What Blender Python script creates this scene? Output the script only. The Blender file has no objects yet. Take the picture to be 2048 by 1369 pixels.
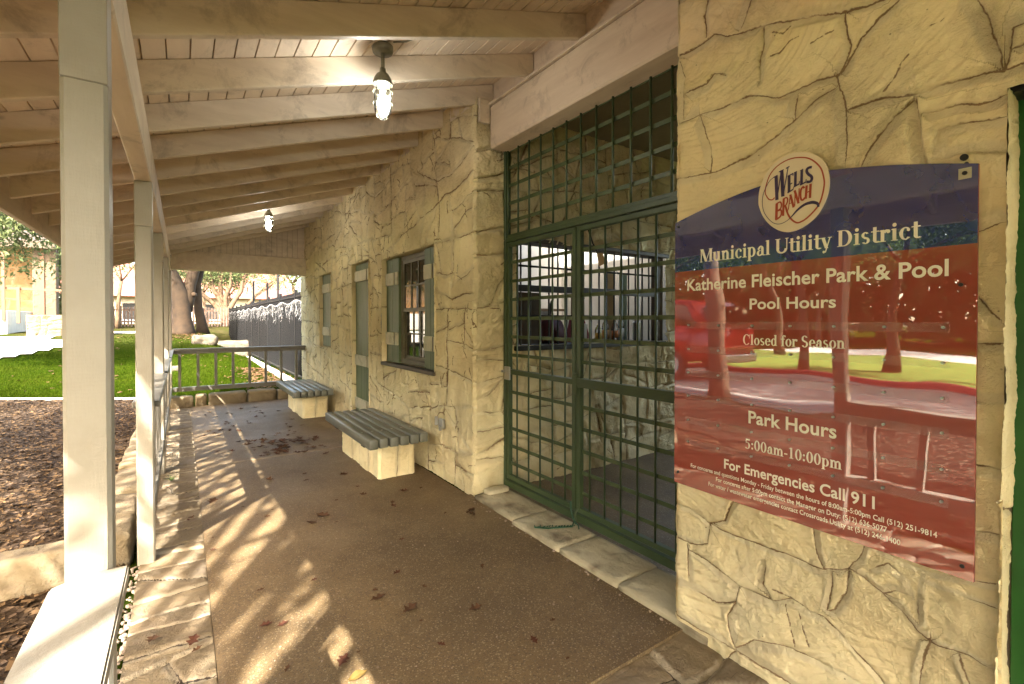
import bpy, bmesh, math, random
import numpy as np
from mathutils import Vector, Matrix, Euler

C = bpy.context.scene.collection
S = bpy.context.scene
R = math.radians

# ------------------------------------------------------------------ camera
cam_d = bpy.data.cameras.new('camera'); cam = bpy.data.objects.new('camera', cam_d); C.objects.link(cam)
cam.location = (0, 0, 1.5)
cam.rotation_euler = Euler((R(90 - 0.66), 0, -math.atan(660 / 960.0)), 'XYZ')
cam_d.sensor_width = 36.0; cam_d.lens = 960 / 2048 * 36; cam_d.shift_y = -0.0154
cam_d.clip_start = 0.05; cam_d.clip_end = 1500
S.camera = cam

# ------------------------------------------------------------------ light
SUN_AZ, SUN_EL = R(42), R(42)          # the light travels towards (+sin az, +cos az)
W = bpy.data.worlds.new('World'); S.world = W; W.use_nodes = True
wn = W.node_tree.nodes; wl = W.node_tree.links
bg = wn['Background']; bg.inputs['Strength'].default_value = 0.15
sky = wn.new('ShaderNodeTexSky'); sky.sky_type = 'NISHITA'; sky.sun_disc = False
sky.sun_elevation = SUN_EL; sky.sun_rotation = R(180) + SUN_AZ
sky.air_density = 0.8; sky.dust_density = 3.0; sky.ozone_density = 0.6
wb = wn.new('ShaderNodeMix'); wb.data_type = 'RGBA'; wb.blend_type = 'MULTIPLY'; wb.inputs[0].default_value = 1.0
wb.inputs[7].default_value = (1.0, 0.90, 0.71, 1)      # white balance of the photograph, set for the warm shade
wl.new(sky.outputs[0], wb.inputs[6]); wl.new(wb.outputs[2], bg.inputs['Color'])
sun_d = bpy.data.lights.new('sun', 'SUN'); sun_d.energy = 2.2; sun_d.angle = R(0.5); sun_d.color = (1.0, 0.95, 0.87)
sun = bpy.data.objects.new('sun', sun_d); C.objects.link(sun)
ld = Vector((math.sin(SUN_AZ) * math.cos(SUN_EL), math.cos(SUN_AZ) * math.cos(SUN_EL), -math.sin(SUN_EL)))
sun.rotation_euler = ld.to_track_quat('-Z', 'Y').to_euler(); sun.location = (-6, -8, 12)
S.view_settings.view_transform = 'Standard'; S.view_settings.look = 'None'; S.view_settings.gamma = 1
S.view_settings.exposure = 4.25
S.cycles.max_bounces = 10; S.cycles.diffuse_bounces = 6; S.cycles.transparent_max_bounces = 12
S.cycles.use_denoising = True; S.cycles.sample_clamp_indirect = 6.0; S.cycles.caustics_reflective = False; S.cycles.caustics_refractive = False

# ------------------------------------------------------------------ noise
def _lat(seed): return np.random.RandomState(seed).rand(256, 256)
_LC = {}
def vnoise(x, y, seed=0):
    if seed not in _LC: _LC[seed] = _lat(seed)
    L = _LC[seed]
    xi = np.floor(x).astype(int); yi = np.floor(y).astype(int); fx = x - xi; fy = y - yi
    fx = fx * fx * (3 - 2 * fx); fy = fy * fy * (3 - 2 * fy)
    a = L[xi % 256, yi % 256]; b = L[(xi + 1) % 256, yi % 256]; c = L[xi % 256, (yi + 1) % 256]; d = L[(xi + 1) % 256, (yi + 1) % 256]
    return (a * (1 - fx) + b * fx) * (1 - fy) + (c * (1 - fx) + d * fx) * fy
def fbm(x, y, seed=0, o=4):
    s = 0; a = .5; t = 0
    for i in range(o):
        s = s + a * vnoise(x, y, seed + i); t += a; x = x * 2.03 + 7.1; y = y * 2.03 + 3.7; a *= .5
    return s / t
def sst(a, b, x):
    t = np.clip((x - a) / (b - a), 0, 1); return t * t * (3 - 2 * t)

# ------------------------------------------------------------------ materials
def mat(name, col=(.5, .5, .5), rough=.6, spec=.5, metal=0):
    m = bpy.data.materials.new(name); m.use_nodes = True
    b = m.node_tree.nodes['Principled BSDF']
    b.inputs['Base Color'].default_value = (*col, 1); b.inputs['Roughness'].default_value = rough
    b.inputs['Specular IOR Level'].default_value = spec; b.inputs['Metallic'].default_value = metal
    return m
class NT:
    """small helper around a material's node tree"""
    def __init__(s, m): s.m = m; s.t = m.node_tree; s.n = s.t.nodes; s.l = s.t.links; s.b = s.n['Principled BSDF']; s.co = None
    def coord(s, scale=(1, 1, 1), kind='Object', rot=(0, 0, 0)):
        c = s.n.new('ShaderNodeTexCoord'); mp = s.n.new('ShaderNodeMapping')
        mp.inputs['Scale'].default_value = scale; mp.inputs['Rotation'].default_value = rot
        s.l.new(c.outputs[kind], mp.inputs['Vector']); return mp.outputs[0]
    def noise(s, vec, scale, detail=4, rough=.6, dist=0):
        n = s.n.new('ShaderNodeTexNoise'); n.inputs['Scale'].default_value = scale; n.inputs['Detail'].default_value = detail
        n.inputs['Roughness'].default_value = rough; n.inputs['Distortion'].default_value = dist
        s.l.new(vec, n.inputs['Vector']); return n.outputs['Fac']
    def vor(s, vec, scale, feature='F1', out='Distance', rnd=1):
        n = s.n.new('ShaderNodeTexVoronoi'); n.feature = feature; n.inputs['Scale'].default_value = scale; n.inputs['Randomness'].default_value = rnd
        s.l.new(vec, n.inputs['Vector']); return n.outputs[out]
    def ramp(s, fac, stops):
        r = s.n.new('ShaderNodeValToRGB'); e = r.color_ramp.elements
        while len(e) < len(stops): e.new(.5)
        for k, (p, c) in zip(e, stops):
            k.position = p; k.color = (c, c, c, 1) if isinstance(c, (int, float)) else (*c, 1)
        s.l.new(fac, r.inputs[0]); return r.outputs[0]
    def mix(s, fac, a, b, mode='MIX'):
        n = s.n.new('ShaderNodeMix'); n.data_type = 'RGBA'; n.blend_type = mode
        for sock, v in ((0, fac), (6, a), (7, b)):
            if hasattr(v, 'is_linked'): s.l.new(v, n.inputs[sock])
            elif isinstance(v, tuple): n.inputs[sock].default_value = (*v, 1)
            else: n.inputs[sock].default_value = v
        return n.outputs[2]
    def attr(s, name):
        n = s.n.new('ShaderNodeAttribute'); n.attribute_name = name; return n.outputs['Fac']
    def math(s, op, a, b=None):
        n = s.n.new('ShaderNodeMath'); n.operation = op
        for i, v in enumerate((a, b)):
            if v is None: continue
            if hasattr(v, 'is_linked'): s.l.new(v, n.inputs[i])
            else: n.inputs[i].default_value = v
        return n.outputs[0]
    def bump(s, h, strength=.3, dist=.01, prev=None):
        n = s.n.new('ShaderNodeBump'); n.inputs['Strength'].default_value = strength; n.inputs['Distance'].default_value = dist
        s.l.new(h, n.inputs['Height'])
        if prev: s.l.new(prev, n.inputs['Normal'])
        return n.outputs[0]
    def col(s, o): s.l.new(o, s.b.inputs['Base Color'])
    def rough(s, o): s.l.new(o, s.b.inputs['Roughness'])
    def nrm(s, o): s.l.new(o, s.b.inputs['Normal'])
M = {}
def stone_mat(name, base, alt, dirt, tintv=.30, lw=.0034):
    m = mat(name, base, .75, .25); t = NT(m); v = t.coord()
    n1 = t.noise(v, 2.2, 5); n2 = t.noise(v, 26, 5, .65)
    c = t.mix(t.ramp(n1, [(.35, 0.0), (.7, 1.0)]), base, alt)
    c = t.mix(t.math('MULTIPLY', t.attr('tint'), tintv), c, tuple(x * .72 for x in alt))
    gs = t.ramp(t.noise(v, 1.3, 6, .7, .8), [(.52, 0.0), (.75, .22)]); c = t.mix(gs, c, tuple(.30 + .25 * x for x in base))
    c = t.mix(t.math('MULTIPLY', t.ramp(n2, [(.56, 0.0), (.78, 1.0)]), .35), c, tuple(x * .62 for x in alt))
    nz = t.math('MULTIPLY', t.math('SUBTRACT', t.noise(v, 70, 3, .6), .5), .010); lwv = t.math('MULTIPLY', t.noise(v, 9, 3, .6), lw * 2)
    def line(a): return t.math('MULTIPLY', t.math('SUBTRACT', 1.0, t.math('MINIMUM', 1.0, t.math('DIVIDE', t.math('ABSOLUTE', t.math('ADD', t.attr(a), nz)), lwv))), 2.2)
    ln = t.math('MULTIPLY', line('dist'), t.math('MULTIPLY', t.attr('cmask'), t.ramp(t.noise(v, 6.5, 3, .7), [(.36, .15), (.56, 1.0)]))); mk = t.math('MULTIPLY', line('cdist'), .9); ln = t.math('MINIMUM', 1.0, t.math('MAXIMUM', ln, mk))
    halo = t.math('MULTIPLY', t.math('SUBTRACT', 1.0, t.math('MINIMUM', 1.0, t.math('DIVIDE', t.math('ABSOLUTE', t.attr('dist')), .035))), t.ramp(t.noise(v, 5, 4, .65), [(.40, 0.0), (.66, .75)]))
    c = t.mix(halo, c, tuple(.55 * x for x in alt))
    c = t.mix(t.attr('mort'), c, tuple(.5 * a + .5 * g for a, g in zip(base, (.5, .44, .33))))
    c = t.mix(ln, c, dirt); c = t.mix(t.attr('dirt'), c, dirt)
    # dark specks for pits, scattered at random
    sp = t.ramp(t.vor(v, 17, 'F1'), [(.0, 1.0), (.045, 1.0), (.06, 0.0)]); sp = t.math('MULTIPLY', sp, t.ramp(t.noise(v, 4.5, 2), [(.5, 0.0), (.62, .8)]))
    c = t.mix(sp, c, (.12, .08, .05))
    t.col(c)
    rz_ = t.ramp(t.noise(v, 2.6, 3, .6), [(.42, .12), (.62, 1.0)]); hb = t.math('MULTIPLY', t.noise(v, 17, 6, .72, .4), rz_)
    b = t.bump(t.noise(v, 48, 6, .75), .42, .010); b = t.bump(hb, 1.0, .035, b); b = t.bump(t.math('SUBTRACT', 1.0, ln), .5, .004, b); t.nrm(b); return m
M['stone'] = stone_mat('cream_painted_stone', (.86, .755, .465), (.79, .645, .36), (.25, .165, .085))
M['stone_wing'] = stone_mat('cream_painted_stone_weathered', (.84, .755, .475), (.72, .595, .34), (.23, .155, .08), .5, .0065)
M['limestone'] = stone_mat('limestone', (.235, .185, .11), (.16, .12, .07), (.10, .07, .045), .5)
M['sill'] = stone_mat('threshold_limestone', (.50, .45, .31), (.40, .34, .22), (.10, .07, .045), .3)
M['flag'] = stone_mat('flagstone', (.24, .185, .112), (.155, .112, .065), (.035, .024, .016), .75)
def wood_mat(name, base, dark, stretch=(1, 1, 1), rough=.55, knots=True):
    m = mat(name, base, rough, .4); t = NT(m); v = t.coord(stretch); vo = t.coord()
    n = t.noise(v, 6, 6, .65, .3)
    c = t.mix(t.ramp(n, [(.38, 0.0), (.75, 1.0)]), base, dark)
    st = t.ramp(t.noise(vo, 3.3, 6, .75, .5), [(.53, 0.0), (.68, .75)]); c = t.mix(st, c, tuple(x * .66 for x in dark))
    if knots:
        k = t.ramp(t.vor(t.coord(tuple(.55 * s + .45 for s in stretch)), 3.1), [(0.0, .75), (.05, .5), (.085, 0.0)]); k = t.math('MULTIPLY', k, t.ramp(t.noise(vo, 2.1, 2), [(.48, 0.0), (.58, 1.0)]))
        c = t.mix(k, c, (.16, .10, .05))
    t.col(c); b = t.bump(t.noise(v, 24, 5, .7), .22, .004); b = t.bump(t.noise(vo, 60, 3), .12, .003, b); t.nrm(b); return m
M['rafter'] = wood_mat('rafter_paint', (.73, .64, .515), (.56, .47, .365), (.25, 1.6, 1.6))
M['board'] = wood_mat('ceiling_board_paint', (.80, .685, .54), (.66, .545, .42), (1.6, .25, 1.6))
M['beam'] = wood_mat('beam_paint', (.70, .60, .465), (.56, .455, .34), (1.6, .22, 1.6))
M['rail'] = wood_mat('railing_paint', (.125, .113, .092), (.092, .083, .068), (1.4, .4, 1.4), .35, False)
M['bench'] = wood_mat('bench_paint', (.140, .142, .112), (.108, .110, .088), (2, .3, 2), .3, False)
def post_mat():
    m = mat('post_paint', (.60, .545, .44), .38, .45); t = NT(m); v = t.coord((1, 1, 1)); g = t.coord((26, 26, 3.2))
    n = t.noise(v, 5, 5, .6); c = t.mix(t.ramp(n, [(.4, 0.0), (.8, 1.0)]), (.31, .28, .225), (.255, .225, .175))
    dn = t.ramp(t.vor(t.coord((3, 3, 1.0)), 9), [(0, 1.0), (.03, 1.0), (.05, 0.0)]); dn = t.math('MULTIPLY', dn, t.ramp(t.noise(v, 6, 2), [(.5, 0.0), (.6, .8)]))
    c = t.mix(dn, c, (.14, .09, .05)); t.col(c)
    w = t.n.new('ShaderNodeTexWave'); w.bands_direction = 'Z'; w.inputs['Scale'].default_value = 34; w.inputs['Distortion'].default_value = 3.5; w.inputs['Detail'].default_value = 2; w.inputs['Detail Scale'].default_value = 2.2
    t.l.new(v, w.inputs['Vector'])
    b = t.bump(t.noise(g, 4, 5, .7), .5, .003); b = t.bump(w.outputs['Fac'], .06, .003, b); t.nrm(b); return m
M['post'] = post_mat()
def floor_mat():
    m = mat('exposed_aggregate_concrete', (.2, .14, .09), .62, .4); t = NT(m); v = t.coord()
    big = t.noise(v, 1.1, 5, .6, .4); mid = t.noise(v, 7, 5, .65)
    c = t.mix(t.ramp(big, [(.35, 0.0), (.7, 1.0)]), (.158, .104, .048), (.098, .063, .028))
    c = t.mix(t.ramp(mid, [(.5, 0.0), (.75, .5)]), c, (.085, .055, .027))
    peb = t.vor(v, 175, 'F1', 'Color'); pv = t.n.new('ShaderNodeSeparateColor'); t.l.new(peb, pv.inputs[0])
    c = t.mix(t.ramp(pv.outputs[0], [(.86, 0.0), (.97, .4)]), c, (.42, .34, .22))
    c = t.mix(t.ramp(pv.outputs[1], [(.82, 0.0), (.9, .6)]), c, (.055, .037, .025))
    p2 = t.vor(v, 42, 'F1'); r2 = t.ramp(p2, [(0, 1.0), (.10, 1.0), (.14, 0.0)]); r2 = t.math('MULTIPLY', r2, t.ramp(t.noise(v, 23, 2), [(.6, 0.0), (.68, .7)])); c = t.mix(r2, c, (.55, .45, .33))
    t.col(c); b = t.bump(t.vor(v, 175), .45, .004); b = t.bump(mid, .2, .01, b); t.nrm(b); t.rough(t.ramp(big, [(.3, .5), (.7, .72)])); return m
M['floor'] = floor_mat()
def simple(name, base, alt, sc=8, rough=.6, spec=.4, bump=.2, bsc=40, metal=0, lo=.35, hi=.7):
    m = mat(name, base, rough, spec, metal); t = NT(m); v = t.coord()
    t.col(t.mix(t.ramp(t.noise(v, sc, 5, .65), [(lo, 0.0), (hi, 1.0)]), base, alt))
    if bump: t.nrm(t.bump(t.noise(v, bsc, 4), bump, .005))
    return m
M['gate'] = simple('green_gate_paint', (.050, .076, .029), (.036, .058, .026), 5, .42, .45, .15, 60)
M['gate_flat'] = simple('green_gate_flat_bar_paint', (.074, .098, .038), (.056, .080, .034), 5, .45, .45, .15, 60)
M['green_old'] = wood_mat('weathered_green_paint', (.070, .105, .045), (.125, .150, .075), (3.4, 3.4, .3), .5, False)
M['batten'] = wood_mat('lit_pale_batten', (.52, .48, .34), (.36, .36, .25), (2, 2, 1), .6, False)  # paleness is light caught on the battens, put into the colour
M['green_door'] = simple('bright_green_door_paint', (.012, .105, .014), (.008, .075, .012), 3, .35, .5, .1, 30)
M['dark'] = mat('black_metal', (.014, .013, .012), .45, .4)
M['fence'] = mat('black_fence_paint', (.0045, .0045, .005), .5, .25)
M['dark_wood'] = simple('dark_brown_wood', (.07, .05, .03), (.045, .03, .02), 9, .5)
M['sash'] = simple('olive_sash_paint', (.13, .115, .065), (.085, .07, .04), 9, .5)
M['steel'] = mat('galvanised_steel', (.42, .42, .40), .35, .5, .85)
M['lampmetal'] = simple('olive_lamp_metal', (.17, .165, .115), (.12, .115, .08), 20, .4, .5, .1)
M['white'] = simple('white_interior_paint', (.78, .78, .74), (.72, .72, .68), 3, .6, .3, .05)
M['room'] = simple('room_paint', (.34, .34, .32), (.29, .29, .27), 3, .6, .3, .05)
M['concrete'] = simple('pale_concrete', (.52, .49, .43), (.42, .39, .33), 3, .8, .2, .3, 25)
M['asphalt'] = simple('pale_worn_road', (.24, .21, .18), (.17, .15, .13), 1, .85, .2, .5, 90)
M['redkerb'] = simple('red_kerb_paint', (.55, .05, .045), (.42, .05, .045), 6, .6)
M['bark'] = simple('oak_bark', (.13, .085, .05), (.055, .038, .026), 5, .85, .15, .9, 14)
M['bark_warm'] = simple('sunlit_oak_bark', (.036, .023, .013), (.014, .010, .007), 2.3, .85, .15, .9, 12)
M['brownwood'] = simple('brown_stained_wood', (.16, .075, .035), (.10, .05, .028), 6, .6)
M['redroof'] = simple('red_roof_tiles', (.20, .075, .055), (.14, .055, .042), 3, .7, .3, .4, 20)
M['mulch'] = None
def mulch_mat():
    m = mat('bark_mulch_soil', (.1, .06, .04), .9, .1); t = NT(m); v = t.coord()
    c = t.mix(t.ramp(t.noise(v, 3, 5), [(.35, 0.0), (.7, 1.0)]), (.034, .020, .010), (.018, .011, .006))
    p = t.vor(v, 30, 'F1', 'Color'); pv = t.n.new('ShaderNodeSeparateColor'); t.l.new(p, pv.inputs[0])
    c = t.mix(t.ramp(pv.outputs[0], [(.75, 0.0), (.95, .7)]), c, (.17, .115, .075)); t.col(c)
    b = t.bump(t.vor(v, 30), .8, .02); b = t.bump(t.noise(v, 70, 4), .6, .01, b); t.nrm(b); return m
M['mulch'] = mulch_mat()
def lawn_mat():
    m = mat('lawn', (.05, .12, .02), .9, .0); t = NT(m); v = t.coord()
    c = t.mix(t.ramp(t.noise(v, .6, 5, .6), [(.35, 0.0), (.68, 1.0)]), (.014, .026, .002), (.023, .032, .003))
    c = t.mix(t.ramp(t.noise(v, 9, 5, .7), [(.55, 0.0), (.75, .6)]), c, (.050, .046, .010))
    sep = t.n.new('ShaderNodeSeparateXYZ'); tc = t.n.new('ShaderNodeTexCoord'); t.l.new(tc.outputs['Object'], sep.inputs[0])
    far = t.ramp(t.math('MULTIPLY', sep.outputs[1], .02), [(.42, 0.0), (.60, .8)])      # drier leaf-strewn ground round the oaks
    c = t.mix(t.math('MULTIPLY', far, t.ramp(t.noise(v, .9, 4), [(.35, .3), (.6, 1.0)])), c, (.05, .039, .019))
    t.col(c); t.nrm(t.bump(t.noise(v, 55, 5, .75), .7, .03)); return m
M['lawn'] = lawn_mat()
def leaf_mat(name, a, b, tr=.35):
    m = mat(name, a, .75, .15); t = NT(m); v = t.coord()
    oi = t.n.new('ShaderNodeNewGeometry')
    c = t.mix(oi.outputs['Random Per Island'], a, b); t.col(c)
    tl = t.n.new('ShaderNodeBsdfTranslucent'); t.l.new(c, tl.inputs[0]); mx = t.n.new('ShaderNodeMixShader'); mx.inputs[0].default_value = tr
    t.l.new(t.b.outputs[0], mx.inputs[1]); t.l.new(tl.outputs[0], mx.inputs[2]); t.l.new(mx.outputs[0], t.n['Material Output'].inputs['Surface']); return m
M['leaf'] = leaf_mat('live_oak_leaves', (.035, .065, .016), (.10, .135, .04))
M['leaf_pale'] = leaf_mat('pale_oak_leaves', (.06, .085, .03), (.17, .19, .08))
M['leaf_yellow'] = leaf_mat('autumn_leaves', (.16, .16, .03), (.30, .22, .05))
M['grass_blade'] = leaf_mat('grass_blades', (.014, .029, .001), (.029, .043, .003), .3); M['grass_blade'].node_tree.nodes['Principled BSDF'].inputs['Specular IOR Level'].default_value = 0
M['dry_leaf'] = leaf_mat('dry_oak_leaf', (.070, .036, .019), (.115, .058, .029), .1)
M['dry_leaf_dark'] = leaf_mat('dark_dry_leaf', (.07, .03, .018), (.12, .055, .03), .1)
M['dry_leaf_red'] = leaf_mat('rusty_leaf', (.075, .030, .018), (.10, .038, .022), .1)
M['dry_leaf_yellow'] = leaf_mat('yellow_leaf', (.17, .11, .03), (.20, .13, .04), .2)
M['chip'] = leaf_mat('mulch_chips', (.017, .010, .005), (.13, .078, .036), .0)
M['pebble'] = simple('river_pebbles', (.36, .28, .21), (.16, .11, .08), 30, .6)
def glass_mat(name, tint, gloss_rough=.03, mixv=.16, col=(1, 1, 1)):
    m = bpy.data.materials.new(name); m.use_nodes = True; n = m.node_tree.nodes; l = m.node_tree.links; n.remove(n['Principled BSDF'])
    tr = n.new('ShaderNodeBsdfTransparent'); tr.inputs[0].default_value = (*tint, 1); g = n.new('ShaderNodeBsdfGlossy'); g.inputs['Roughness'].default_value = gloss_rough; g.inputs[0].default_value = (*col, 1)
    fr = n.new('ShaderNodeLayerWeight'); fr.inputs[0].default_value = mixv; mx = n.new('ShaderNodeMixShader')
    l.new(fr.outputs['Fresnel'], mx.inputs[0]); l.new(tr.outputs[0], mx.inputs[1]); l.new(g.outputs[0], mx.inputs[2]); l.new(mx.outputs[0], n['Material Output'].inputs['Surface']); return m
M['glass'] = glass_mat('clear_globe_glass', (.96, .97, .95), .02, .25)
def acrylic_mat():
    m = mat('clear_acrylic_track', (.7, .66, .62), .12, .5); n = m.node_tree.nodes; tr = n.new('ShaderNodeBsdfTransparent'); mx = n.new('ShaderNodeMixShader'); mx.inputs[0].default_value = .05
    m.node_tree.links.new(tr.outputs[0], mx.inputs[1]); m.node_tree.links.new(n['Principled BSDF'].outputs[0], mx.inputs[2]); m.node_tree.links.new(mx.outputs[0], n['Material Output'].inputs['Surface']); return m
M['acrylic'] = acrylic_mat()
M['bottle'] = glass_mat('clear_bottle', (.85, .88, .9), .05, .35)
M['pane'] = mat('window_glass', (.012, .012, .010), .03, .5); M['pane'].node_tree.nodes['Principled BSDF'].inputs['IOR'].default_value = 2.0
def emit(name, col, st):
    m = bpy.data.materials.new(name); m.use_nodes = True; n = m.node_tree.nodes; n.remove(n['Principled BSDF'])
    e = n.new('ShaderNodeEmission'); e.inputs[0].default_value = (*col, 1); e.inputs[1].default_value = st
    m.node_tree.links.new(e.outputs[0], n['Material Output'].inputs['Surface']); return m
M['bulb'] = emit('lit_bulb', (1.0, .97, .92), 13.0)
def sign_mat(name, col):
    m = mat(name, col, .02, .5); b = m.node_tree.nodes['Principled BSDF']; b.inputs['IOR'].default_value = 2.5
    t = NT(m); v = t.coord(); t.col(t.mix(t.ramp(t.noise(v, 4, 4), [(.35, 0.0), (.7, 1.0)]), col, tuple(x * .9 for x in col)))
    t.rough(t.ramp(t.noise(v, 3, 4), [(.4, .0), (.75, .03)])); return m
M['sign_blue'] = sign_mat('blue_sign_face', (.028, .040, .17))
M['sign_red'] = sign_mat('red_sign_face', (.34, .068, .046))
M['sign_text'] = mat('cream_lettering', (.84, .79, .65), .3, .4)
M['sign_white'] = mat('cream_emblem_face', (.72, .62, .44), .3, .5)
M['navy'] = mat('navy_lettering', (.05, .035, .09), .3); M['rust'] = mat('red_lettering', (.36, .06, .025), .3)
M['sign_edge'] = mat('red_sign_edge', (.26, .05, .04), .4)

# ------------------------------------------------------------------ mesh helpers
LOC = {}
def wloc(o): return LOC.get(o.name, Vector((0, 0, 0))) if o else Vector((0, 0, 0))
def tag(o, label=None, cat=None, group=None, kind=None):
    if label: o['label'] = label
    if cat: o['category'] = cat
    if group: o['group'] = group
    if kind: o['kind'] = kind
    return o
def thing(name, label, cat, loc=(0, 0, 0), group=None):
    o = bpy.data.objects.new(name, None); C.objects.link(o); o.location = loc; LOC[o.name] = Vector(loc); o.empty_display_size = .1
    return tag(o, label, cat, group)
class MB:
    def __init__(s): s.bm = bmesh.new()
    def box(s, x0, y0, z0, x1, y1, z1, bev=0, mtx=None, seg=1):
        r = bmesh.ops.create_cube(s.bm, size=1)['verts']
        for v in r: v.co = Vector(((x0 + x1) / 2 + v.co.x * (x1 - x0), (y0 + y1) / 2 + v.co.y * (y1 - y0), (z0 + z1) / 2 + v.co.z * (z1 - z0)))
        if bev:
            e = {e for v in r for e in v.link_edges}
            rr = bmesh.ops.bevel(s.bm, geom=list(e), offset=bev, segments=seg, affect='EDGES', profile=.5); r = rr['verts']
            if mtx: raise_ = None
        if mtx:
            vs = r if not bev else list({v for f in rr['faces'] for v in f.verts})
            for v in vs: v.co = mtx @ v.co
        return s
    def bar(s, p, q, w, h, up=(0, 0, 1), bev=0):
        p, q = Vector(p), Vector(q); d = q - p; L = d.length; z = d.normalized(); x = Vector(up).cross(z)
        if x.length < 1e-5: x = Vector((1, 0, 0))
        x.normalize(); y = z.cross(x); mt = Matrix((x, y, z)).transposed().to_4x4(); mt.translation = p
        return s.box(-w / 2, -h / 2, 0, w / 2, h / 2, L, bev, mt)
    def tube(s, pts, rad, n=8, cap=True):
        pts = [Vector(p) for p in pts]; rad = rad if isinstance(rad, (list, tuple)) else [rad] * len(pts); rings = []
        up = None
        for i, p in enumerate(pts):
            d = (pts[min(i + 1, len(pts) - 1)] - pts[max(i - 1, 0)]).normalized()
            if up is None: up = Vector((0, 0, 1)) if abs(d.z) < .9 else Vector((1, 0, 0))
            x = up.cross(d).normalized(); y = d.cross(x); up = y if abs(d.dot(up)) > .98 else up
            rings.append([s.bm.verts.new(p + rad[i] * (math.cos(2 * math.pi * k / n) * x + math.sin(2 * math.pi * k / n) * y)) for k in range(n)])
        for a, b in zip(rings, rings[1:]):
            for k in range(n): s.bm.faces.new((a[k], a[(k + 1) % n], b[(k + 1) % n], b[k]))
        if cap: s.bm.faces.new(rings[0][::-1]); s.bm.faces.new(rings[-1])
        return s
    def lathe(s, c, prof, n=20):
        c = Vector(c); rings = [[s.bm.verts.new(c + Vector((r * math.cos(2 * math.pi * k / n), r * math.sin(2 * math.pi * k / n), z))) for k in range(n)] for r, z in prof]
        for a, b in zip(rings, rings[1:]):
            for k in range(n): s.bm.faces.new((a[k], a[(k + 1) % n], b[(k + 1) % n], b[k]))
        s.bm.faces.new(rings[0][::-1]); s.bm.faces.new(rings[-1]); return s
    def prism(s, pts, d):
        a = [s.bm.verts.new(Vector(p)) for p in pts]; b = [s.bm.verts.new(Vector(p) + Vector(d)) for p in pts]; n = len(pts)
        s.bm.faces.new(a); s.bm.faces.new(b[::-1])
        for k in range(n): s.bm.faces.new((a[k], b[k], b[(k + 1) % n], a[(k + 1) % n]))
        return s
    def poly(s, pts): s.bm.faces.new([s.bm.verts.new(Vector(p)) for p in pts]); return s
    def build(s, name, m, parent=None, smooth=False, fix=True):
        if fix: bmesh.ops.recalc_face_normals(s.bm, faces=s.bm.faces)
        off = wloc(parent)
        me = bpy.data.meshes.new(name)
        for v in s.bm.verts: v.co -= off
        s.bm.to_mesh(me); s.bm.free(); me.materials.append(m)
        if smooth:
            for p in me.polygons: p.use_smooth = True
        o = bpy.data.objects.new(name, me); C.objects.link(o); o.parent = parent; LOC[o.name] = off.copy(); return o
def np_mesh(name, V, F, m, parent=None, attrs=None, smooth=True):
    """V (n,3) array in world space, F (k,4 or 3) int array"""
    off = np.array(wloc(parent)); V = np.asarray(V, float) - off; F = np.asarray(F, int); k = F.shape[1]
    me = bpy.data.meshes.new(name); me.vertices.add(len(V)); me.vertices.foreach_set('co', V.ravel().astype(np.float32))
    me.loops.add(F.size); me.loops.foreach_set('vertex_index', F.ravel().astype(np.int32)); me.polygons.add(len(F))
    me.polygons.foreach_set('loop_start', np.arange(0, F.size, k, dtype=np.int32)); me.polygons.foreach_set('loop_total', np.full(len(F), k, np.int32))
    me.polygons.foreach_set('use_smooth', np.full(len(F), smooth)); me.update(calc_edges=True)
    for n, a in (attrs or {}).items():
        at = me.attributes.new(n, 'FLOAT', 'POINT'); at.data.foreach_set('value', np.asarray(a, np.float32).ravel())
    for x in (m if isinstance(m, list) else [m]): me.materials.append(x)
    o = bpy.data.objects.new(name, me); C.objects.link(o); o.parent = parent; LOC[o.name] = Vector(off); return o
def dup(o, loc=None, parent=None, rz=None):
    c = o.copy(); C.objects.link(c); c.parent = parent
    if loc is not None: c.location = loc
    if rz is not None: c.rotation_euler.z = rz
    LOC[c.name] = Vector(loc) if loc is not None else wloc(parent)
    for ch in list(o.children): dup(ch, None, c)
    return c

# ------------------------------------------------------------------ stone surfaces
def seg_dist(P, Q, polys, signed=False):
    d = np.full(P.shape, 9.0); sg = np.ones(P.shape)
    for ip, pl in enumerate(polys):
        fl = -1 if (ip * 7) % 3 == 0 else 1
        for (a, b), (c, e) in zip(pl, pl[1:]):
            x0, x1 = min(a, c) - .1, max(a, c) + .1; y0, y1 = min(b, e) - .1, max(b, e) + .1
            k = np.where((P > x0) & (P < x1) & (Q > y0) & (Q < y1))
            if not len(k[0]): continue
            p = P[k]; q = Q[k]; vx, vy = c - a, e - b; L = vx * vx + vy * vy + 1e-9
            t = np.clip(((p - a) * vx + (q - b) * vy) / L, 0, 1); dd = np.hypot(p - a - t * vx, q - b - t * vy); dk_ = d[k]; nw = dd < dk_; d[k] = np.where(nw, dd, dk_); sk = sg[k]; sg[k] = np.where(nw, fl * np.sign((p - a) * vy - (q - b) * vx + 1e-9), sk)
    return d * sg if signed else d
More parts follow.
